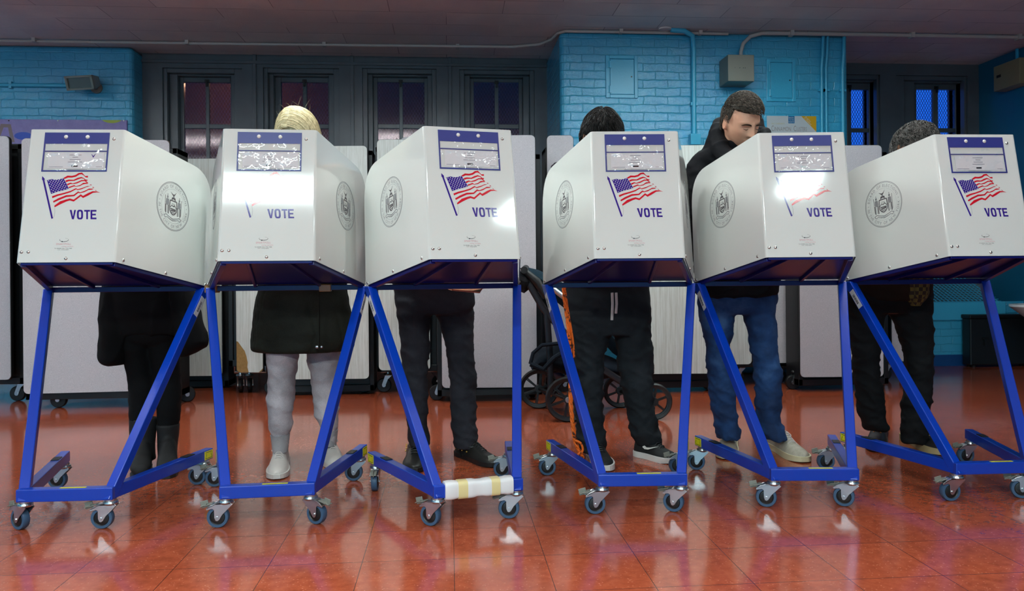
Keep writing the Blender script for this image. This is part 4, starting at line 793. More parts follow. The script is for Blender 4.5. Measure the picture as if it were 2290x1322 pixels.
# ---------------- people ----------------
def cr(vals, n):   # Catmull-Rom resample of tuples
    out = []; m = len(vals)
    for i in range(m-1):
        p0, p1_, p2, p3 = vals[max(i-1, 0)], vals[i], vals[i+1], vals[min(i+2, m-1)]
        for k in range(n):
            t_ = k/n; out.append(tuple(.5*((2*b)+(-a+c)*t_+(2*a-5*b+4*c-d)*t_*t_+(-a+3*b-3*c+d)*t_**3) for a, b, c, d in zip(p0, p1_, p2, p3)))
    out.append(tuple(vals[-1])); return out
def hloft(mb, rows, sub=6, seg=32, fold=0.0, seed=0, ex=1.0, mi=0, cap=True, dep=None):
    """rows: (px left, px right, py, distance, depth radius). horizontal elliptical rings"""
    rings = []
    for l_, r_, y, D, ry in cr(rows, sub):
        c = at((l_+r_)/2, y, D); rx = (r_-l_)/2*D/F; ring = []
        for k in range(seg):
            t_ = 2*pi*k/seg; cx, sy = cos(t_), sin(t_); cx = abs(cx)**ex*(1 if cx > 0 else -1); sy = abs(sy)**ex*(1 if sy > 0 else -1)
            p = c+CR*(rx*cx)+CF*(ry*sy)
            if fold:
                q = NZ.noise(V((p.x*9+seed, p.y*9, p.z*22)))+.6*NZ.noise(V((p.x*20, p.y*20+seed, p.z*45))); p += (CR*cx+CF*sy)*fold*q
            ring.append(p)
        rings.append(ring)
    mb.loft(rings, mi, cap); return rings
def trousers(root, left, right, hips, m, fold=.006, seed=0, name='trousers', voxel=.009, extra=None):
    mb = MB(); hloft(mb, left, fold=fold, seed=seed); hloft(mb, right, fold=fold, seed=seed+5); hloft(mb, hips, fold=fold*.5, seed=seed+9)
    if extra: extra(mb)
    def fd(p):
        q = 1-abs(NZ.noise(V((p.x*8+seed, p.y*8, p.z*17+seed+p.x*9))))*2.2; r_ = 1-abs(NZ.noise(V((p.x*15, p.y*15+seed, p.z*38-p.x*16))))*2.2
        return fold*(.75*max(0, q)**2*1.5+.38*max(0, r_)**2-.6)*min(1, max(.25, (.92-p.z)*1.6))
    return kid(remeshed(mb, name, m, None, voxel, 2, .5, disp=fd), root)
def shoe(root, heel, toe, w_, h_, m, msole, sole=.022, lace=None, name='shoe', high=0, swoosh=None, ribs=None):
    heel, toe = V((*heel.xy, 0)), V((*toe.xy, 0)); d = (toe-heel); L = d.length; d.normalize(); s_ = V((-d.y, d.x, 0)); P = lambda u, a, z: heel+d*(u*L)+s_*a+V((0, 0, z))
    prof = [(.0, .28, .62, .2), (.04, .66, .95, 0), (.15, .82, 1.0, 0), (.3, .80, .98, 0), (.42, .80, .92, 0), (.55, .90, .76, 0), (.68, 1.0, .58, 0), (.8, 1.0, .48, 0), (.9, .86, .42, 0), (.97, .55, .32, 0), (1.0, .2, .2, 0)]
    mb = MB(); rg = []
    for u, ww, hh, _ in cr(prof, 4):
        a = w_/2*max(ww, .05); z = sole*.6+(h_-sole*.6)*hh; ring = []
        for k in range(24):
            t_ = 2*pi*k/24; x_ = cos(t_); y_ = sin(t_); ring.append(P(u, a*(abs(x_)**.75)*(1 if x_ > 0 else -1)*(1 if y_ < 0 else (1-.25*y_)), sole*.6 if y_ < 0 else sole*.6+(z-sole*.6)*(abs(y_)**.8)))
        rg.append(ring)
    mb.loft(rg); o = kid(mb.obj(name, m, smooth=True), root)
    def sub(mb_, nm, mm, **k): q = mb_.obj(nm, mm, **k); q.parent = o; q.matrix_parent_inverse = M4.Identity(4); return q
    mb = MB(); rg = []
    for u, ww, hh, _ in cr(prof, 4):
        a = w_/2*max(ww, .3)*1.02+.001; lift = .006*max(0, (u-.8)/.2); rg.append([P(-.015+u*1.03, a, lift), P(-.015+u*1.03, a, sole), P(-.015+u*1.03, -a, sole), P(-.015+u*1.03, -a, lift)])
    mb.loft(rg); sub(mb, 'sole', msole, bevel=.003)
    if lace:
        mb = MB()
        for k in range(6):
            u = .40+.052*k; zt = sole*.6+(h_-sole*.6)*(.95-.055*k*1.25)+.004; a = w_*(.20)
            mb.tube([P(u, -a, zt-.012), P(u+.015, -a*.4, zt+.002), P(u+.02, a*.4, zt+.002), P(u+.01, a, zt-.012)], .0028, 6)
        zt = h_*.95
        for sg in (-1, 1): mb.tube([V(q) for q in cr([tuple(x_) for x_ in (P(.42, 0, zt-.004), P(.40, sg*.018, zt+.002), P(.44, sg*.034, zt-.014), P(.48, sg*.016, zt-.012), P(.44, 0, zt-.006))], 4)], .0024, 6)
        sub(mb, 'laces', lace, smooth=True)
    if swoosh:
        mb = MB(); pts = [(.30, .028), (.36, .018), (.45, .020), (.72, .052), (.50, .034), (.40, .030), (.36, .036), (.34, .056)]
        side = -1 if (P(0, -1, 0)-O).length < (P(0, 1, 0)-O).length else 1; q0 = P(0, side*(w_/2*.86), sole-.004); ez = (V((0, 0, 1))-s_*side*.22).normalized()
        M_ = M4(((d.x, -side*s_.x, ez.x, q0.x), (d.y, -side*s_.y, ez.y, q0.y), (d.z, 0, ez.z, q0.z), (0, 0, 0, 1)))
        mb.poly([(u*L, .010+z*.8) for u, z in pts], M_, .003); sub(mb, 'swoosh_mark', swoosh)
    if ribs:
        mb = MB()
        for u, a in ((.12, .9), (.2, .9), (.3, .9), (.42, .7)):
            for sg in (-1, 1): c = P(u, sg*w_/2*.86, h_*.52); mb.ball(c, .004, .004, .004, 6)
        sub(mb, 'eyelet', ribs)
    return o
def head_pts(detail=48, hair=False, scale=1.0):
    g = lambda x, s: math.exp(-(x/s)**2)
    rings = []; n = detail; m = 2*n
    for i in range(n+1):
        th = pi*i/n; ring = []
        for k in range(m):
            ph = 2*pi*k/m; dx, dy, dz = sin(th)*cos(ph), sin(th)*sin(ph), cos(th)
            x, y, z = dx*.0765, dy*.098, dz*.118
            t_ = max(0, -z/.118)
            x *= 1-.30*t_**1.6; x *= 1-.06*max(0, z/.118)**2
            if y > 0: y *= 1-.45*max(0, (-z-.02)/.1)
            if y < 0: y *= .93; y -= .010*t_*g(x, .05)
            if y < 0:
                f = min(1, -y/.05)
                y -= f*.007*g(z-.020, .012)*(g(abs(x)-.028, .024)); y += f*.011*g(abs(x)-.032, .015)*g(z-.002, .013); y -= f*.005*g(abs(x)-.032, .012)*g(z-.000, .008)
                if -.055 < z < .025: nn = (.025-z)/.062; hgt = .007+.025*min(1, max(0, nn))*(1 if nn < 1 else 0); y -= f*hgt*g(x, .0075+.006*max(0, nn))*min(1, (z+.055)/.016 if z < -.039 else 1)
                y -= f*.006*g(abs(x)-.012, .009)*g(z+.036, .008)
                y += f*.003*g(z+.050, .006)*g(x, .02); y -= f*.007*g(z+.061, .005)*g(x, .021); y -= f*.007*g(z+.073, .006)*g(x, .018); y += f*.004*g(z+.0668, .0025)*g(x, .024); y -= f*.009*g(z+.098, .014)*g(x, .02)
                y -= f*.005*g(abs(x)-.045, .02)*g(z+.025, .02)
            ring.append(V((x, y, z))*scale)
        rings.append(ring)
    return rings
def head(mb, T, detail=48):
    rg = head_pts(detail); mb.loft([[p for p in r_] for r_ in rg[1:-1]], 0, True, True, T)
    for sg in (-1, 1):
        E_ = T @ M4.Translation((sg*.077, .006, -.004)) @ M4.Rotation(sg*R(22), 4, 'Z') @ M4.Rotation(R(-8), 4, 'X')
        mb.ball((0, 0, 0), .007, .018, .031, 10, M=E_)
        rim = [E_ @ V((sg*.006, .016*cos(a)+.002, .029*sin(a)+.002)) for a in [R(-110+k*25) for k in range(11)]]; mb.tube(rim, .0048, 8)
        mb.ball(E_ @ V((sg*.003, -.004, -.026)), .006, .008, .008, 8)
def neck(mb, T, base): mb.tube([base, T @ V((0, .025, -.13)), T @ V((0, .015, -.06))], [.062, .056, .05], 20)
def hair(root, T, m, cover, strands=260, ln=.03, r_=.0016, lift=1.06, seed=1, curl=0.0, name='hair', flow=None, tm=None):
    """cover(x,y,z unit-scaled)->thickness 0..1"""
    rnd = random.Random(seed); base = head_pts(36); mb = MB(); rings = []
    for r0 in base[1:-1]:
        ring = []
        for p in r0:
            th = cover(p); nn = V((p.x/.0765**2, p.y/.098**2, p.z/.118**2)).normalized(); q = p+nn*(-.006+th*(1+.35*NZ.noise(p*60)+.25*NZ.noise(p*140))); ring.append(q)
        rings.append(ring)
    mb.loft(rings, 0, True, True, T)
    cnt = 0
    while cnt < strands:
        th, ph = math.acos(rnd.uniform(-.3, 1)), rnd.uniform(0, 2*pi); p = V((sin(th)*cos(ph)*.0765, sin(th)*sin(ph)*.098, cos(th)*.118)); c_ = cover(p)
        if c_ < .006: cnt += .2; continue
        nn = V((p.x/.0765**2, p.y/.098**2, p.z/.118**2)).normalized(); f = flow(p) if flow else V((rnd.uniform(-1, 1), -1.0+rnd.uniform(-.5, .5), rnd.uniform(-.4, .6)))
        f = (f-nn*f.dot(nn)); f = f.normalized() if f.length > 1e-5 else V((1, 0, 0)); s0 = p+nn*(c_*.6); pts = []; sd = nn.cross(f); ph0 = rnd.uniform(0, 6)
        for j in range(5): u = j/4; pts.append(T @ (s0+f*(ln*u)+nn*(c_*.4+ln*.28*sin(u*pi*.8)-(ln*u)**2*4.5)+sd*(curl*sin(ph0+u*5))))
        mb.tube(pts, [r_*1.2, r_*1.4, r_*1.2, r_*.9, r_*.25], 5); cnt += 1
    return kid(mb.obj(name, m, smooth=True), root)
def hand(mb, wrist, d, up, s_=1.0, side=1):   # palm and five bent fingers resting on the writing surface
    d = d.normalized(); up = (up-d*up.dot(d)).normalized(); sd = d.cross(up)*side
    P = lambda a, b, c: wrist+d*(a*s_)+sd*(b*s_)+up*(c*s_)
    mb.loft([[P(a, w_*cos(t_), h_*sin(t_)) for t_ in [2*pi*k/14 for k in range(14)]] for a, w_, h_ in ((-.02, .026, .02), (.02, .034, .017), (.06, .042, .015), (.09, .042, .012))])
    for k, (b, ln, a0) in enumerate(((-.031, .066, .085), (-.011, .076, .09), (.010, .072, .088), (.030, .056, .08))):
        mb.tube([P(a0-.02, b, .0), P(a0, b, .004), P(a0+ln*.45, b*1.12, .008), P(a0+ln*.78, b*1.16, -.004), P(a0+ln, b*1.18, -.018)], [.0095, .0095, .0088, .0082, .006], 10)
    mb.tube([P(.01, -.028, 0), P(.04, -.048, -.002), P(.068, -.055, -.008), P(.09, -.052, -.016)], [.013, .012, .010, .007], 10)
def arms(mbj, mbb, shL, shR, bi, r0=.058, rs=.038):
    B = BM[bi]; wrL, wrR = B @ V((-.10, .42, .955)), B @ V((.09, .40, .962)); elL, elR = B @ V((-.235, .60, .99)), B @ V((.235, .60, .99))
    for sh, el, wr, sg in ((shL, elL, wrL, -1), (shR, elR, wrR, 1)):
        mbj.tube([sh, sh.lerp(el, .5), el, el.lerp(wr, .5), wr], [r0, r0*.95, r0*.85, r0*.78, rs], 18)
        d = (wr-el).normalized(); mbb.tube([sh, el, wr], [.04, .034, .027], 14); hand(mbb, wr+d*.01, V((d.x*.4, d.y, .26*abs(d.y))), V((0, 0, 1)), .92, -sg)
def body(root, skin, T, parts, neckbase, voxel=.009, detail=40, more=None):
    mb = MB(); head(mb, T, detail); neck(mb, T, neckbase)
    for rows in parts: hloft(mb, rows, sub=4, seg=20)
    if more: more(mb)
    return kid(remeshed(mb, 'body', skin, None, voxel, 2, .5), root)
def shrink(rows, k): return [((l_+r_)/2-(r_-l_)/2*k, (l_+r_)/2+(r_-l_)/2*k, y, D, ry*k) for l_, r_, y, D, ry in rows]
m_skin = mat('skin', srgb(206, 150, 122), .5, spec=.4); m_skin.node_tree.nodes['Principled BSDF'].inputs['Subsurface Weight'].default_value = .08
m_skin2 = mat('tan_skin', srgb(176, 124, 96), .5, spec=.4)
m_blackcloth = fabric('black_wool', srgb(12, 12, 14), 300); m_sole_w = mat('white_rubber_sole', srgb(206, 202, 196), .5); m_sole_c = mat('cream_rubber_sole', srgb(176, 158, 116), .5); m_sole_b = mat('black_rubber_sole', srgb(20, 19, 20), .5)
def headT(px, py, D, yaw, pitch, roll=0, s_=1.0): return M4.Translation(at(px, py, D)) @ M4.Rotation(yaw, 4, 'Z') @ M4.Rotation(pitch, 4, 'X') @ M4.Rotation(roll, 4, 'Y') @ M4.Scale(s_, 4)
def root_at(px, D, lab): g = at(px, 1000, D); return thing('person', lab, 'person', (g.x, g.y, 0), 0, 'voters standing at the booths')

# 1: voter in black coat and boots
r1 = root_at(335, 3.66, 'person in an open black coat, black leggings and tall black boots')
L1 = [(264, 300, 700, 3.66, .085), (268, 334, 770, 3.66, .085), (278, 336, 800, 3.66, .07), (288, 345, 850, 3.66, .065), (290, 342, 900, 3.66, .06), (292, 338, 945, 3.66, .055), (294, 334, 985, 3.66, .045), (294, 334, 1030, 3.66, .04)]
R1 = [(335, 400, 700, 3.68, .085), (338, 402, 770, 3.68, .08), (341, 400, 800, 3.68, .075), (346, 402, 850, 3.68, .065), (350, 405, 890, 3.68, .065), (354, 400, 940, 3.68, .055), (358, 396, 985, 3.68, .045), (358, 392, 1030, 3.68, .04)]
H1 = [(262, 400, 560, 3.66, .12), (258, 404, 640, 3.66, .13), (262, 402, 710, 3.66, .12), (268, 398, 755, 3.66, .1), (300, 370, 772, 3.66, .06)]
trousers(r1, L1, R1, H1, fabric('black_leggings', srgb(10, 10, 12), 260), .003, 1, 'leggings')
m_boot = mat('black_suede_boot', srgb(12, 11, 13), .75)
for rows, toe in (([(291, 349, 935, 3.66, .06), (292, 348, 960, 3.66, .058), (293, 345, 1000, 3.66, .052), (296, 347, 1030, 3.65, .055)], (312, 1064)), ([(351, 400, 947, 3.68, .06), (353, 399, 965, 3.68, .056), (355, 394, 1010, 3.68, .052), (356, 397, 1040, 3.66, .055)], (372, 1072))):
    mb = MB(); hloft(mb, rows, sub=5, fold=.002); hd = at(sum(rows[-1][:2])/2, 1000, 3.70); td = at(toe[0], 1000, 3.48); hd.z = td.z = 0; d = (td-hd).normalized(); s_ = V((-d.y, d.x, 0)); rg = []
    for u, w_, h_ in ((0, .03, .05), (.05, .038, .11), (.25, .04, .15), (.42, .04, .13), (.6, .045, .085), (.8, .045, .062), (.95, .034, .05), (1, .015, .03)):
        c = hd+(td-hd)*u; rg.append([c+s_*(w_*cos(t_))+V((0, 0, .012+h_/2+h_/2*sin(t_))) for t_ in [2*pi*k/20 for k in range(20)]])
    mb.loft(rg); bo = kid(remeshed(mb, 'boot', m_boot, None, .007, 2), r1)
    mb = MB(); rg = [];
    for u, w_ in ((-.03, .02), (.05, .038), (.4, .036), (.7, .046), (.9, .038), (1.02, .015)): c = hd+(td-hd)*u; rg.append([c+s_*w_, c+s_*w_+V((0, 0, .016)), c-s_*w_+V((0, 0, .016)), c-s_*w_])
    mb.loft(rg); so = mb.obj('sole', m_sole_b, bevel=.002); so.parent = bo
T1 = headT(300, 378, 3.42, R(0), R(42), 0, .94)
mbj = MB(); mbb = MB(); S_ = lambda px, py, D: at(px, py, D)
hloft(mbj, [(262, 360, 402, 3.55, .09), (246, 414, 425, 3.58, .12), (240, 420, 480, 3.62, .13), (244, 420, 560, 3.64, .135), (236, 425, 640, 3.66, .14), (232, 440, 700, 3.66, .15), (240, 430, 745, 3.68, .13)], fold=.004)
hloft(mbj, [(236, 310, 640, 3.64, .10), (232, 296, 700, 3.62, .10), (230, 290, 770, 3.62, .10), (231, 284, 805, 3.62, .09), (244, 276, 816, 3.62, .06)], fold=.004)
hloft(mbj, [(385, 425, 640, 3.62, .10), (392, 440, 700, 3.62, .10), (396, 456, 745, 3.62, .09), (398, 462, 768, 3.62, .08), (402, 444, 786, 3.62, .05), (404, 420, 797, 3.62, .03)], fold=.004)
arms(mbj, mbb, S_(262, 430, 3.58), S_(400, 430, 3.58), 0)
kid(remeshed(mbj, 'coat', m_blackcloth, None, .009, 3, disp=lambda p: .008*max(0, 1-2.4*abs(NZ.noise(V((p.x*9, p.y*9, p.z*4)))))**2), r1)
body(r1, m_skin, T1, [shrink(L1, .7), shrink(R1, .7), shrink(H1, .8), [(285, 375, 400, 3.56, .07), (270, 392, 470, 3.62, .09), (275, 390, 580, 3.65, .09)]], S_(306, 410, 3.55), more=lambda mb: mb.add(mbb.v, mbb.f))
hair(r1, T1, fabric('dark_brown_hair', srgb(44, 30, 24), 400), lambda p: .014 if (p.z > .03 or p.y > .0) and not (p.y < -.03 and p.z < .05) else 0, 80, .05)
mb = MB(); mb.ball(S_(337, 680, 3.53), .008, .004, .006, 8); kid(mb.obj('red_charm', mat('red_charm_paint', srgb(160, 10, 20), .4)), r1)

# 2: blonde voter
r2 = root_at(680, 3.66, 'person with blonde hair, a quilted black jacket and grey sweatpants')
L2 = [(590, 668, 740, 3.66, .10), (596, 668, 790, 3.66, .09), (600, 662, 830, 3.66, .08), (598, 658, 880, 3.66, .075), (599, 655, 920, 3.66, .07), (603, 652, 955, 3.66, .06), (607, 646, 972, 3.66, .05), (609, 645, 985, 3.66, .043), (612, 642, 1010, 3.66, .04)]
R2 = [(686, 765, 740, 3.80, .10), (687, 762, 790, 3.80, .09), (694, 759, 830, 3.80, .08), (700, 759, 880, 3.80, .075), (704, 758, 920, 3.80, .07), (712, 757, 945, 3.80, .06), (719, 754, 962, 3.80, .05), (722, 752, 980, 3.80, .04), (722, 750, 996, 3.80, .038)]
H2 = [(592, 762, 640, 3.70, .13), (590, 766, 700, 3.72, .135), (598, 760, 745, 3.72, .12), (630, 730, 768, 3.72, .09)]
m_sweat = fabric('heather_grey_fleece', srgb(172, 162, 166), 420, .35, .95, .5)
trousers(r2, L2, R2, H2, m_sweat, .005, 3, 'sweatpants', .008)
for rows in (L2[-3:], R2[-3:]): mb = MB(); hloft(mb, [(l_-1.5, r_+1.5, y, D, ry+.004) for l_, r_, y, D, ry in rows], sub=4); c_ = kid(mb.obj('ankle_cuff', fabric('grey_rib_knit', srgb(152, 148, 150), 500), smooth=True), r2)
m_wsh = mat('white_leather', srgb(204, 196, 190), .5); t = NT(m_wsh); t.l(t.bump(t.noise(t.tc(), 70, 4), .3, .003), t.b.inputs['Normal']); m_lacew = mat('white_laces', srgb(200, 190, 186), .7)
shoe(r2, atG(630, 1026), atG(619, 1074), .098, .10, m_wsh, m_sole_w, .026, m_lacew); shoe(r2, atG(732, 1006), atG(752, 1050), .098, .10, m_wsh, m_sole_w, .026, m_lacew)
m_quilt = fabric('quilted_black_nylon', srgb(30, 31, 24), 180, .3, .7, .4)
mbj = MB(); mbb = MB()
J2 = [(610, 720, 322, 3.55, .08), (578, 748, 355, 3.58, .12), (570, 760, 420, 3.62, .14), (574, 764, 500, 3.66, .145), (580, 772, 580, 3.68, .15), (578, 775, 645, 3.70, .16), (569, 783, 690, 3.70, .17), (564, 790, 735, 3.70, .18), (562, 793, 762, 3.70, .18), (563, 790, 780, 3.70, .175), (575, 780, 785, 3.70, .16)]
hloft(mbj, J2, fold=.008, seed=4); arms(mbj, mbb, S_(594, 360, 3.58), S_(742, 360, 3.58), 1, .062)
kid(remeshed(mbj, 'jacket', m_quilt, None, .010, 3, disp=lambda p: -.006*max(0, 1-abs(((atan2(p.y-3.7, p.x+.98))*5.5) % 1-.5)*8) if p.z < .9 and p.z > .4 else 0), r2)
mb = MB(); e = [at(713, y, 3.505) for y in (650, 700, 740, 781)]; mb.tube(e, .004, 6, ry=.010); kid(mb.obj('jacket_placket', m_quilt, smooth=True), r2)
for px_, r__ in ((709, .007), (719.5, .0055)): mb = MB(); c = at(px_, 776, 3.50); mb.lathe([(r__, 0), (r__, .004), (r__*.5, .006), (0, .006)], c, -CF, 14); kid(mb.obj('snap_button', m_chrome, smooth=True), r2)
T2 = headT(664, 304, 3.42, R(-8), R(36), R(6), .98)
body(r2, m_skin, T2, [shrink(L2, .72), shrink(R2, .72), shrink(H2, .8), [(620, 712, 330, 3.57, .07), (600, 735, 420, 3.63, .09), (606, 742, 560, 3.68, .09)]], S_(663, 345, 3.56), more=lambda mb: mb.add(mbb.v, mbb.f))
m_blond = fabric('blonde_hair', srgb(214, 194, 148), 30, .2, .4, .3, srgb(236, 220, 180), 60)
def blond(p): return (.012+.004*max(0, p.z/.118)) if not (p.y < -.06 and p.z < -.01) else 0
rr2 = random.Random(8); mb = MB(); T = T2
base = head_pts(36); rings = []
for r0 in base[1:-1]:
    ring = []
    for p in r0:
        nn = V((p.x/.0765**2, p.y/.098**2, p.z/.118**2)).normalized(); c_ = blond(p); c_ *= 1-.35*math.exp(-((p.x+.01)/.006)**2)*(1 if p.y < .05 else 0); ring.append(p+nn*(c_-.004))
    rings.append(ring)
mb.loft(rings, 0, True, True, T)
for k in range(620):   # long strands from the parting over the sides and back
    sg = rr2.choice((-1, 1)); y0 = rr2.uniform(-.092, .07); side = rr2.uniform(.0, 1); pts = []; L = rr2.uniform(.26, .36); rad = .0130+rr2.uniform(0, .004)
    for j in range(9):
        u = j/8; a = u*1.9
        if a < 1.5: q = V((sg*(.0765+rad)*sin(a*1.02)*sqrt(max(.08, 1-(y0/.125)**2))-.008*(1-u), y0+u*(.018+.03*side)-.006, (.118+rad)*cos(a*1.02)*sqrt(max(0, 1-(y0/.125)**2))))
        else: q = last+V((sg*.004*side, .012*side-.004, -.035))
        last = q; pts.append(T @ q)
    mb.tube(pts, [.0012, .0017, .0018, .0018, .0018, .0018, .0016, .0012, .0005], 5)
for k in range(12):
    a = rr2.uniform(-1.2, 1.2); b = rr2.uniform(0, 2); p = V((.0765*sin(a), .05*cos(b*3), .118*cos(a)*.95)); nn = p.normalized(); f = V((rr2.uniform(-1, 1), rr2.uniform(-1, 1), .6)).normalized(); mb.tube([T @ (p*1.1), T @ (p*1.16+f*.012), T @ (p*1.18+f*.025), T @ (p*1.17+f*.04)], [.0003, .0003, .0002, .0001], 4)
kid(mb.obj('hair', m_blond, smooth=True), r2)

# 3: voter in black jeans and boat shoes
r3 = root_at(970, 3.80, 'person in black jeans and black boat shoes behind the third booth')
L3 = [(884, 966, 670, 3.78, .10), (887, 962, 700, 3.78, .095), (894, 962, 750, 3.78, .085), (899, 960, 800, 3.78, .075), (900, 957, 830, 3.78, .075), (904, 956, 850, 3.78, .072), (908, 957, 900, 3.78, .068), (910, 956, 950, 3.78, .065), (913, 962, 985, 3.78, .07), (914, 964, 997, 3.78, .07)]
R3 = [(970, 1060, 670, 3.84, .10), (974, 1060, 700, 3.84, .095), (990, 1059, 750, 3.84, .085), (1000, 1060, 800, 3.84, .075), (1003, 1065, 832, 3.84, .077), (1006, 1065, 860, 3.84, .072), (1008, 1066, 900, 3.84, .068), (1011, 1066, 950, 3.84, .065), (1015, 1068, 985, 3.84, .07), (1016, 1071, 1001, 3.84, .07)]
H3 = [(884, 1056, 560, 3.80, .13), (878, 1060, 620, 3.80, .135), (882, 1061, 655, 3.80, .135), (884, 1061, 685, 3.80, .12), (900, 1045, 703, 3.80, .1)]
m_bj = fabric('black_denim', srgb(42, 41, 47), 420, .3, .85, .3)
trousers(r3, L3, R3, H3, m_bj, .007, 11)
m_boat = mat('black_leather', srgb(30, 28, 26), .42); m_brass = mat('brass_eyelet', srgb(206, 178, 90), .3, metal=.8)
shoe(r3, atG(930, 1008), atG(926, 1059), .105, .085, m_boat, m_sole_b, .024, m_boat, ribs=m_brass); shoe(r3, atG(1026, 1016), atG(1112, 1046), .100, .085, m_boat, m_sole_b, .024, m_boat, ribs=m_brass)
for rows in ((L3[-1], .025), (R3[-1], .025)): mb = MB(); l_, r_, y, D, ry = rows[0]; hloft(mb, [((l_+r_)/2-17, (l_+r_)/2+17, y-20, D, .04), ((l_+r_)/2-16, (l_+r_)/2+16, y+18, D, .04)], sub=3); kid(mb.obj('sock', m_blackcloth, smooth=True), r3)
mbj = MB(); mbb = MB(); hloft(mbj, [(918, 1020, 356, 3.60, .08), (890, 1050, 386, 3.64, .12), (882, 1058, 440, 3.70, .14), (886, 1058, 540, 3.76, .14), (878, 1064, 610, 3.79, .15), (880, 1064, 640, 3.80, .15)], fold=.006, seed=7)
arms(mbj, mbb, S_(902, 396, 3.62), S_(1040, 396, 3.62), 2, .06)
kid(remeshed(mbj, 'jacket', fabric('charcoal_knit', srgb(30, 30, 36), 300), None, .010, 3), r3)
T3 = headT(968, 364, 3.42, R(4), R(46), 0, 1.0)
body(r3, m_skin2, T3, [shrink(L3, .72), shrink(R3, .72), shrink(H3, .8), [(930, 1010, 350, 3.62, .07), (905, 1035, 440, 3.70, .09), (905, 1035, 560, 3.78, .09)]], S_(968, 384, 3.62), more=lambda mb: mb.add(mbb.v, mbb.f))
m_dkhair = fabric('black_hair', srgb(20, 17, 16), 200, .5, .5, .3)
hair(r3, T3, m_dkhair, lambda p: .012 if (p.z > .045 or p.y > .01) and p.z > -.05 else 0, 80, .03)
# orange patterned folder under the third booth's table
a, b, c_, d_ = at(985, 641, 3.42), at(1082, 641, 3.42), at(1072, 656, 3.36), at(1010, 650, 3.36)
fo = thing('folder', 'orange patterned folder sticking out below the third booth table', 'folder', tuple(at(1040, 650, 3.39)))
mb = MB(); up = V((0, 0, .006)); mb.loft([[a, b, c_, d_], [p+up for p in (a, b, c_, d_)]]); kid(mb.obj('cover', mat('pale_orange_card', srgb(228, 150, 110), .6)), fo)
mb = MB()
for k in range(22): p = d_.lerp(c_, (k+.5)/22)+V((0, -.0015, .0)); mb.beam(p+V((0, 0, 0)), p+V((.003, 0, .006)), .003, .003)
for k in range(11): p = c_.lerp(b, (k+.5)/11)+V((.0, -.0015, 0)); mb.beam(p, p+V((.002, 0, .006)), .003, .003)
kid(mb.obj('edge_print', mat('brown_red_print', srgb(150, 50, 30), .6)), fo)

# 4: voter in black sweatpants
r4 = root_at(1365, 3.82, 'person in black sweatpants with white drawstrings and black running shoes')
L4 = [(1268, 1368, 700, 3.80, .11), (1272, 1362, 750, 3.80, .1), (1277, 1352, 800, 3.80, .09), (1281, 1349, 850, 3.80, .085), (1284, 1348, 900, 3.80, .08), (1288, 1351, 950, 3.80, .075), (1289, 1357, 985, 3.80, .075), (1296, 1352, 1003, 3.80, .06), (1303, 1345, 1014, 3.80, .05)]
R4 = [(1370, 1456, 700, 3.83, .11), (1374, 1457, 750, 3.83, .1), (1379, 1460, 800, 3.83, .09), (1386, 1461, 850, 3.83, .085), (1398, 1462, 900, 3.83, .08), (1406, 1468, 940, 3.83, .075), (1410, 1476, 970, 3.83, .075), (1416, 1478, 985, 3.83, .07), (1422, 1472, 997, 3.83, .055)]
H4 = [(1264, 1450, 560, 3.82, .13), (1260, 1452, 620, 3.82, .14), (1262, 1453, 660, 3.82, .145), (1266, 1455, 710, 3.82, .135), (1290, 1440, 748, 3.82, .11)]
m_bs = fabric('black_jersey', srgb(33, 36, 40), 380, .25, .9, .3)
trousers(r4, L4, R4, H4, m_bs, .009, 21, 'sweatpants', .009)
m_mesh = mat('black_mesh_shoe', srgb(16, 16, 18), .7); m_wsol = mat('white_foam_sole', srgb(214, 210, 206), .6)
shoe(r4, atG(1326, 1010), atG(1356, 1056), .10, .09, m_mesh, m_wsol, .03, m_black); shoe(r4, atG(1424, 1017), atG(1510, 1037), .10, .095, m_mesh, m_wsol, .028, m_black, swoosh=m_pearl)
for x0_, x1_, y1_ in ((1366, 1371.5, 716), (1375, 1380.5, 701)): mb = MB(); mb.tube([at(x0_+3, 655, 3.655), at(x0_+4, 680, 3.665), at(x0_+2.5, y1_, 3.68)], .0065, 8, ry=.003, ref=(1, 0, 0)); kid(mb.obj('drawstring', m_lacew), r4)
mbj = MB(); mbb = MB(); hloft(mbj, [(1300, 1400, 322, 3.62, .08), (1262, 1434, 352, 3.64, .12), (1244, 1448, 400, 3.70, .14), (1246, 1448, 520, 3.76, .15), (1258, 1452, 600, 3.80, .155), (1260, 1453, 642, 3.82, .15)], fold=.006, seed=17)
arms(mbj, mbb, S_(1262, 372, 3.64), S_(1434, 372, 3.64), 3, .066)
kid(remeshed(mbj, 'jacket', fabric('plum_black_fleece', srgb(32, 22, 34), 300), None, .010, 3), r4)
T4 = headT(1346, 308, 3.45, R(-6), R(44), 0, 1.0)
body(r4, m_skin, T4, [shrink(L4, .7), shrink(R4, .7), shrink(H4, .8), [(1312, 1390, 335, 3.62, .07), (1280, 1415, 430, 3.70, .09), (1280, 1425, 560, 3.78, .09)]], S_(1348, 350, 3.62), more=lambda mb: mb.add(mbb.v, mbb.f))
hair(r4, T4, m_dkhair, lambda p: (.016+.004*NZ.noise(p*40)) if (p.z > .04 or p.y > .0) and p.z > -.06 else 0, 1800, .028, .0009, seed=4, curl=.001, flow=lambda p: V((p.x*9+.3*NZ.noise(p*30), p.y*6-.35, -.35+.3*NZ.noise(p*40))))
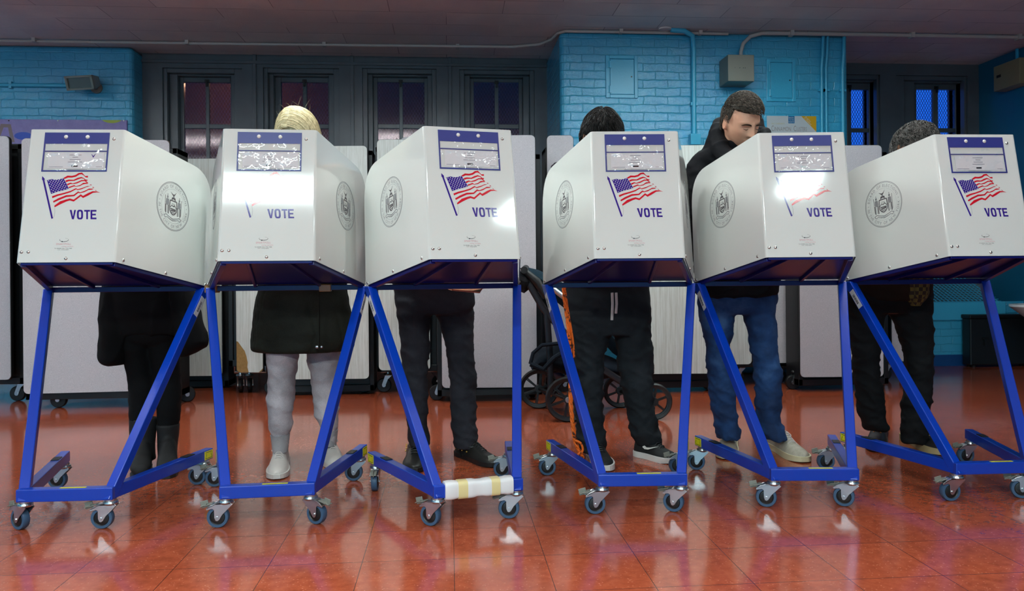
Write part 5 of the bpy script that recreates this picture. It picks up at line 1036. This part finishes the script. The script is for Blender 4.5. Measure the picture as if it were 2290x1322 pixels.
# orange and black braided strap
m_or = mat('orange_strap', srgb(236, 104, 18), .6); t = NT(m_or); n_ = t.noise(t.tc(), 60, 3, .6); t.l(t.mix(t.ramp(n_, (.40, (1, 1, 1)), (.46, (0, 0, 0))), srgb(240, 108, 20), srgb(70, 26, 10)), t.b.inputs['Base Color'])
sp_ = thing('hanging_strap', 'orange and black braided strap hanging beside the black sweatpants', 'strap', tuple(at(1290, 1000, 3.62)))
mb = MB(); path = [(1261, 642), (1264, 680), (1270, 720), (1274, 770), (1277, 820), (1276, 870), (1277, 910), (1281, 950), (1286, 985), (1296, 1010), (1303, 1024)]
pp = cr([tuple(at(x_, y_, 3.60)) for x_, y_ in path], 6)
for ph in (0, 2*pi/3, 4*pi/3): mb.tube([V(p)+CR*(.005*cos(i*.75+ph))+CF*(.005*sin(i*.75+ph)) for i, p in enumerate(pp)], .0058, 7)
kid(mb.obj('braid', m_or, smooth=True), sp_)
mb = MB(); p_ = cr([tuple(at(x_, y_, 3.60)) for x_, y_ in ((1264, 650), (1271, 700), (1281, 760), (1284, 800))], 6); mb.tube([V(p) for p in p_], .005, 7); mb.tube([V(p) for p in cr([tuple(at(x_, y_, 3.58)) for x_, y_ in ((1286, 985), (1299, 992), (1303, 1008), (1292, 1018), (1300, 1026))], 5)], .0055, 7); kid(mb.obj('loose_loop', m_or, smooth=True), sp_)

# 5: man in hooded jacket and jeans
r5 = root_at(1660, 3.86, 'bent man with short dark hair, black hooded jacket, blue jeans and off-white sneakers')
L5 = [(1562, 1650, 670, 3.86, .11), (1562, 1644, 695, 3.86, .1), (1571, 1637, 740, 3.86, .09), (1579, 1633, 781, 3.86, .082), (1581, 1637, 820, 3.86, .08), (1583, 1640, 850, 3.86, .078), (1588, 1645, 903, 3.86, .074), (1597, 1650, 945, 3.86, .07), (1604, 1656, 972, 3.86, .075), (1606, 1655, 981, 3.86, .07)]
R5 = [(1650, 1734, 670, 3.84, .11), (1660, 1732, 695, 3.84, .1), (1674, 1735, 740, 3.84, .09), (1680, 1739, 781, 3.84, .085), (1685, 1746, 825, 3.84, .085), (1688, 1746, 860, 3.84, .08), (1691, 1744, 903, 3.84, .074), (1696, 1745, 940, 3.84, .07), (1700, 1753, 965, 3.84, .08), (1708, 1755, 982, 3.84, .08)]
H5 = [(1568, 1730, 580, 3.86, .13), (1562, 1736, 640, 3.86, .14), (1562, 1735, 680, 3.86, .13), (1580, 1710, 702, 3.86, .1)]
m_jean = mat('blue_denim', srgb(24, 50, 92), .85, spec=.25); t = NT(m_jean); v = t.tc(); n1 = t.noise(v, 7, 4, .6); n2 = t.noise(v, 420, 3, .8)
t.l(t.mix(t.math('MULTIPLY', n2, .45), t.ramp(n1, (.36, srgb(14, 30, 62)), (.55, srgb(28, 60, 106)), (.72, srgb(64, 96, 140))), srgb(56, 84, 126)), t.b.inputs['Base Color']); t.l(t.bump(n2, .3, .002), t.b.inputs['Normal'])
trousers(r5, L5, R5, H5, m_jean, .008, 31, 'jeans')
m_off = mat('worn_off_white_leather', srgb(172, 160, 140), .6); t = NT(m_off); n_ = t.noise(t.tc(), 30, 5, .7); t.l(t.mix(n_, srgb(134, 120, 98), srgb(206, 198, 182)), t.b.inputs['Base Color']); m_offs = mat('yellowed_rubber_sole', srgb(206, 196, 160), .5)
shoe(r5, atG(1633, 986), atG(1624, 1029), .105, .10, m_off, m_offs, .028, m_lacew); shoe(r5, atG(1722, 996), atG(1800, 1036), .108, .105, m_off, m_offs, .03, m_lacew)
mbj = MB(); mbb = MB()
J5 = [(1600, 1718, 322, 3.62, .10), (1560, 1738, 340, 3.66, .13), (1538, 1758, 370, 3.70, .15), (1532, 1766, 430, 3.74, .16), (1540, 1764, 520, 3.80, .16), (1552, 1750, 600, 3.85, .16), (1553, 1742, 640, 3.86, .165), (1556, 1738, 658, 3.86, .16), (1568, 1725, 664, 3.86, .14)]
hloft(mbj, J5, fold=.007, seed=27)
arms(mbj, mbb, S_(1572, 368, 3.68), S_(1730, 372, 3.68), 4, .072)
# bulky hood behind the head and raised collar
hloft(mbj, [(1618, 1694, 256, 3.72, .03), (1600, 1708, 266, 3.70, .05), (1590, 1713, 282, 3.69, .07), (1583, 1716, 304, 3.68, .09), (1574, 1722, 332, 3.68, .11), (1560, 1738, 352, 3.68, .12)], fold=.006, seed=77)
mbj.tube([S_(1604, 282, 3.66), S_(1604, 306, 3.60), S_(1612, 334, 3.54), S_(1640, 360, 3.46), S_(1680, 360, 3.44), S_(1708, 334, 3.48), S_(1712, 296, 3.60)], [.026, .036, .040, .042, .042, .038, .024], 16)
m_puff = fabric('black_padded_cotton', srgb(17, 18, 22), 320, .3, .8, .4)
kid(remeshed(mbj, 'jacket', m_puff, None, .008, 3, disp=lambda p: .009*max(0, 1-2.4*abs(NZ.noise(V((p.x*7+p.z*6, p.y*7, p.z*13-p.x*5)))))**2-.003+.003*NZ.noise(V((p.x*22, p.y*22, p.z*36)))), r5)
T5 = headT(1657, 272, 3.53, R(17), R(30), R(-5), .98)
sk5 = mat('light_skin', srgb(222, 164, 134), .45, spec=.4); sk5.node_tree.nodes['Principled BSDF'].inputs['Subsurface Weight'].default_value = .1
t = NT(sk5); n_ = t.noise(t.tc(), 18, 3); t.l(t.mix(n_, srgb(208, 146, 118), srgb(232, 178, 148)), t.b.inputs['Base Color'])
body(r5, sk5, T5, [shrink(L5, .7), shrink(R5, .7), shrink(H5, .8), [(1615, 1700, 335, 3.66, .08), (1580, 1740, 430, 3.74, .1), (1580, 1735, 560, 3.83, .1)]], S_(1648, 345, 3.64), .0045, 64, more=lambda mb: mb.add(mbb.v, mbb.f))
def cut5(p):   # short back and sides, fuller on top; clear of the face and ears
    if p.y < -.02 and p.z < .064-.1*max(0, -p.y-.06): return 0
    if abs(p.x) > .05 and p.z < .012 and p.y < .03: return .0035 if -.032 < p.y < -.010 and p.z > -.032 else 0
    if p.z < -.055: return 0
    return .006+.013*max(0, min(1, (p.z-.01)/.07))
m_h5 = fabric('dark_brown_grey_hair', srgb(46, 40, 35), 260, .5, .5, .4, srgb(92, 84, 74), 90)
hair(r5, T5, m_h5, cut5, 2400, .019, .0008, seed=9, curl=.0012, flow=lambda p: V((.55+.5*NZ.noise(p*30), -1+.6*NZ.noise(p*30+V((5, 5, 5))), .1 if p.z > .05 else -1.2)))
m_brow = fabric('brown_brow', srgb(60, 42, 32), 500); m_lash = mat('dark_lash', srgb(70, 44, 38), .7)
for sg in (-1, 1):
    pb = cr([(sg*x_, y_, z_) for x_, y_, z_ in ((.013, -.0975, .015), (.026, -.0995, .019), (.040, -.0925, .0185), (.053, -.0795, .011))], 5); mb = MB()
    mb.tube([T5 @ V(q) for q in pb], [.0015+.0026*sin(pi*min(1, (k+2)/len(pb)))**.7 for k in range(len(pb))], 8, ry=[.0012+.0012*sin(pi*min(1, (k+2)/len(pb))) for k in range(len(pb))]); kid(mb.obj('eyebrow', m_brow, smooth=True), r5)
    pb = cr([(sg*x_, y_, z_) for x_, y_, z_ in ((.019, -.0885, -.0030), (.026, -.0912, -.0056), (.034, -.0912, -.0060), (.043, -.085, -.0032))], 5); mb = MB()
    mb.tube([T5 @ V(q) for q in pb], [.0006+.0010*sin(pi*k/(len(pb)-1)) for k in range(len(pb))], 6); kid(mb.obj('eyelash', m_lash, smooth=True), r5)

# 6: rightmost voter
r6 = root_at(2000, 3.95, 'person with curly grey-black hair, plaid shirt, black trousers and orange laces')
L6 = [(1893, 1985, 670, 3.95, .11), (1897, 1976, 706, 3.95, .1), (1901, 1968, 750, 3.95, .09), (1904, 1963, 781, 3.95, .085), (1909, 1965, 842, 3.95, .08), (1915, 1973, 880, 3.95, .078), (1921, 1981, 915, 3.95, .074), (1928, 1980, 938, 3.95, .07), (1934, 1989, 955, 3.95, .07), (1940, 1985, 962, 3.95, .06)]
R6 = [(1985, 2080, 670, 3.92, .11), (1992, 2082, 700, 3.92, .1), (2010, 2083, 740, 3.92, .09), (2021, 2084, 781, 3.92, .085), (2024, 2083, 842, 3.92, .08), (2019, 2081, 902, 3.92, .075), (2017, 2078, 945, 3.92, .07), (2015, 2074, 975, 3.92, .07), (2020, 2070, 990, 3.92, .06)]
H6 = [(1898, 2074, 590, 3.93, .13), (1893, 2080, 640, 3.93, .14), (1893, 2080, 675, 3.93, .13), (1915, 2060, 700, 3.93, .1)]
trousers(r6, L6, R6, H6, fabric('black_cotton_twill', srgb(18, 18, 20), 420, .3, .85, .3), .009, 41)
m_olace = mat('orange_laces', srgb(226, 130, 40), .6); m_dlace = mat('dull_laces', srgb(170, 150, 120), .7)
shoe(r6, atG(1968, 962), atG(1958, 1012), .10, .10, m_black, m_sole_b, .026, m_olace); shoe(r6, atG(2024, 982), atG(2110, 1020), .104, .10, m_mesh, m_sole_c, .034, m_dlace)
mbj = MB(); mbb = MB(); hloft(mbj, [(1970, 2060, 372, 3.66, .08), (1932, 2088, 396, 3.70, .12), (1905, 2098, 440, 3.78, .14), (1900, 2090, 520, 3.85, .145), (1896, 2082, 600, 3.92, .15), (1897, 2080, 650, 3.93, .15), (1905, 2072, 672, 3.93, .145)], fold=.006, seed=57)
arms(mbj, mbb, S_(1935, 412, 3.70), S_(2078, 408, 3.70), 5, .062)
m_plaid = mat('brown_yellow_plaid', srgb(60, 36, 20), .85); t = NT(m_plaid); v = t.tc(); wv = t.n('ShaderNodeTexChecker'); t.l(v, wv.inputs['Vector']); wv.inputs['Scale'].default_value = 55; wv.inputs['Color1'].default_value = srgb(40, 24, 14); wv.inputs['Color2'].default_value = srgb(98, 84, 30); w2_ = t.n('ShaderNodeTexWave'); t.l(v, w2_.inputs['Vector']); w2_.inputs['Scale'].default_value = 12
t.l(t.mix(t.math('MULTIPLY', w2_.outputs['Fac'], .35), wv.outputs['Color'], srgb(20, 14, 12)), t.b.inputs['Base Color'])
kid(remeshed(mbj, 'jacket', fabric('dark_brown_cotton', srgb(34, 22, 16), 300), None, .010, 3), r6)
mb = MB(); hloft(mb, [(2012, 2076, 600, 3.82, .06), (2016, 2076, 640, 3.82, .06), (2020, 2072, 665, 3.82, .05), (2034, 2056, 684, 3.82, .03)], fold=.004); kid(mb.obj('shirt_tail', m_plaid, smooth=True), r6)
T6 = headT(2045, 336, 3.56, R(2), R(46), 0, 1.0)
body(r6, m_skin2, T6, [shrink(L6, .7), shrink(R6, .7), shrink(H6, .8), [(1975, 2050, 352, 3.68, .07), (1935, 2070, 440, 3.78, .09), (1930, 2055, 560, 3.88, .09)]], S_(2030, 368, 3.68), more=lambda mb: mb.add(mbb.v, mbb.f))
m_h6 = fabric('grey_black_hair', srgb(30, 28, 28), 240, .5, .5, .4, srgb(96, 92, 88), 50)
hair(r6, T6, m_h6, lambda p: (.012+.005*NZ.noise(p*35)) if (p.z > .04 or p.y > -.01) and p.z > -.07 else 0, 1500, .038, .001, seed=12, curl=.004)
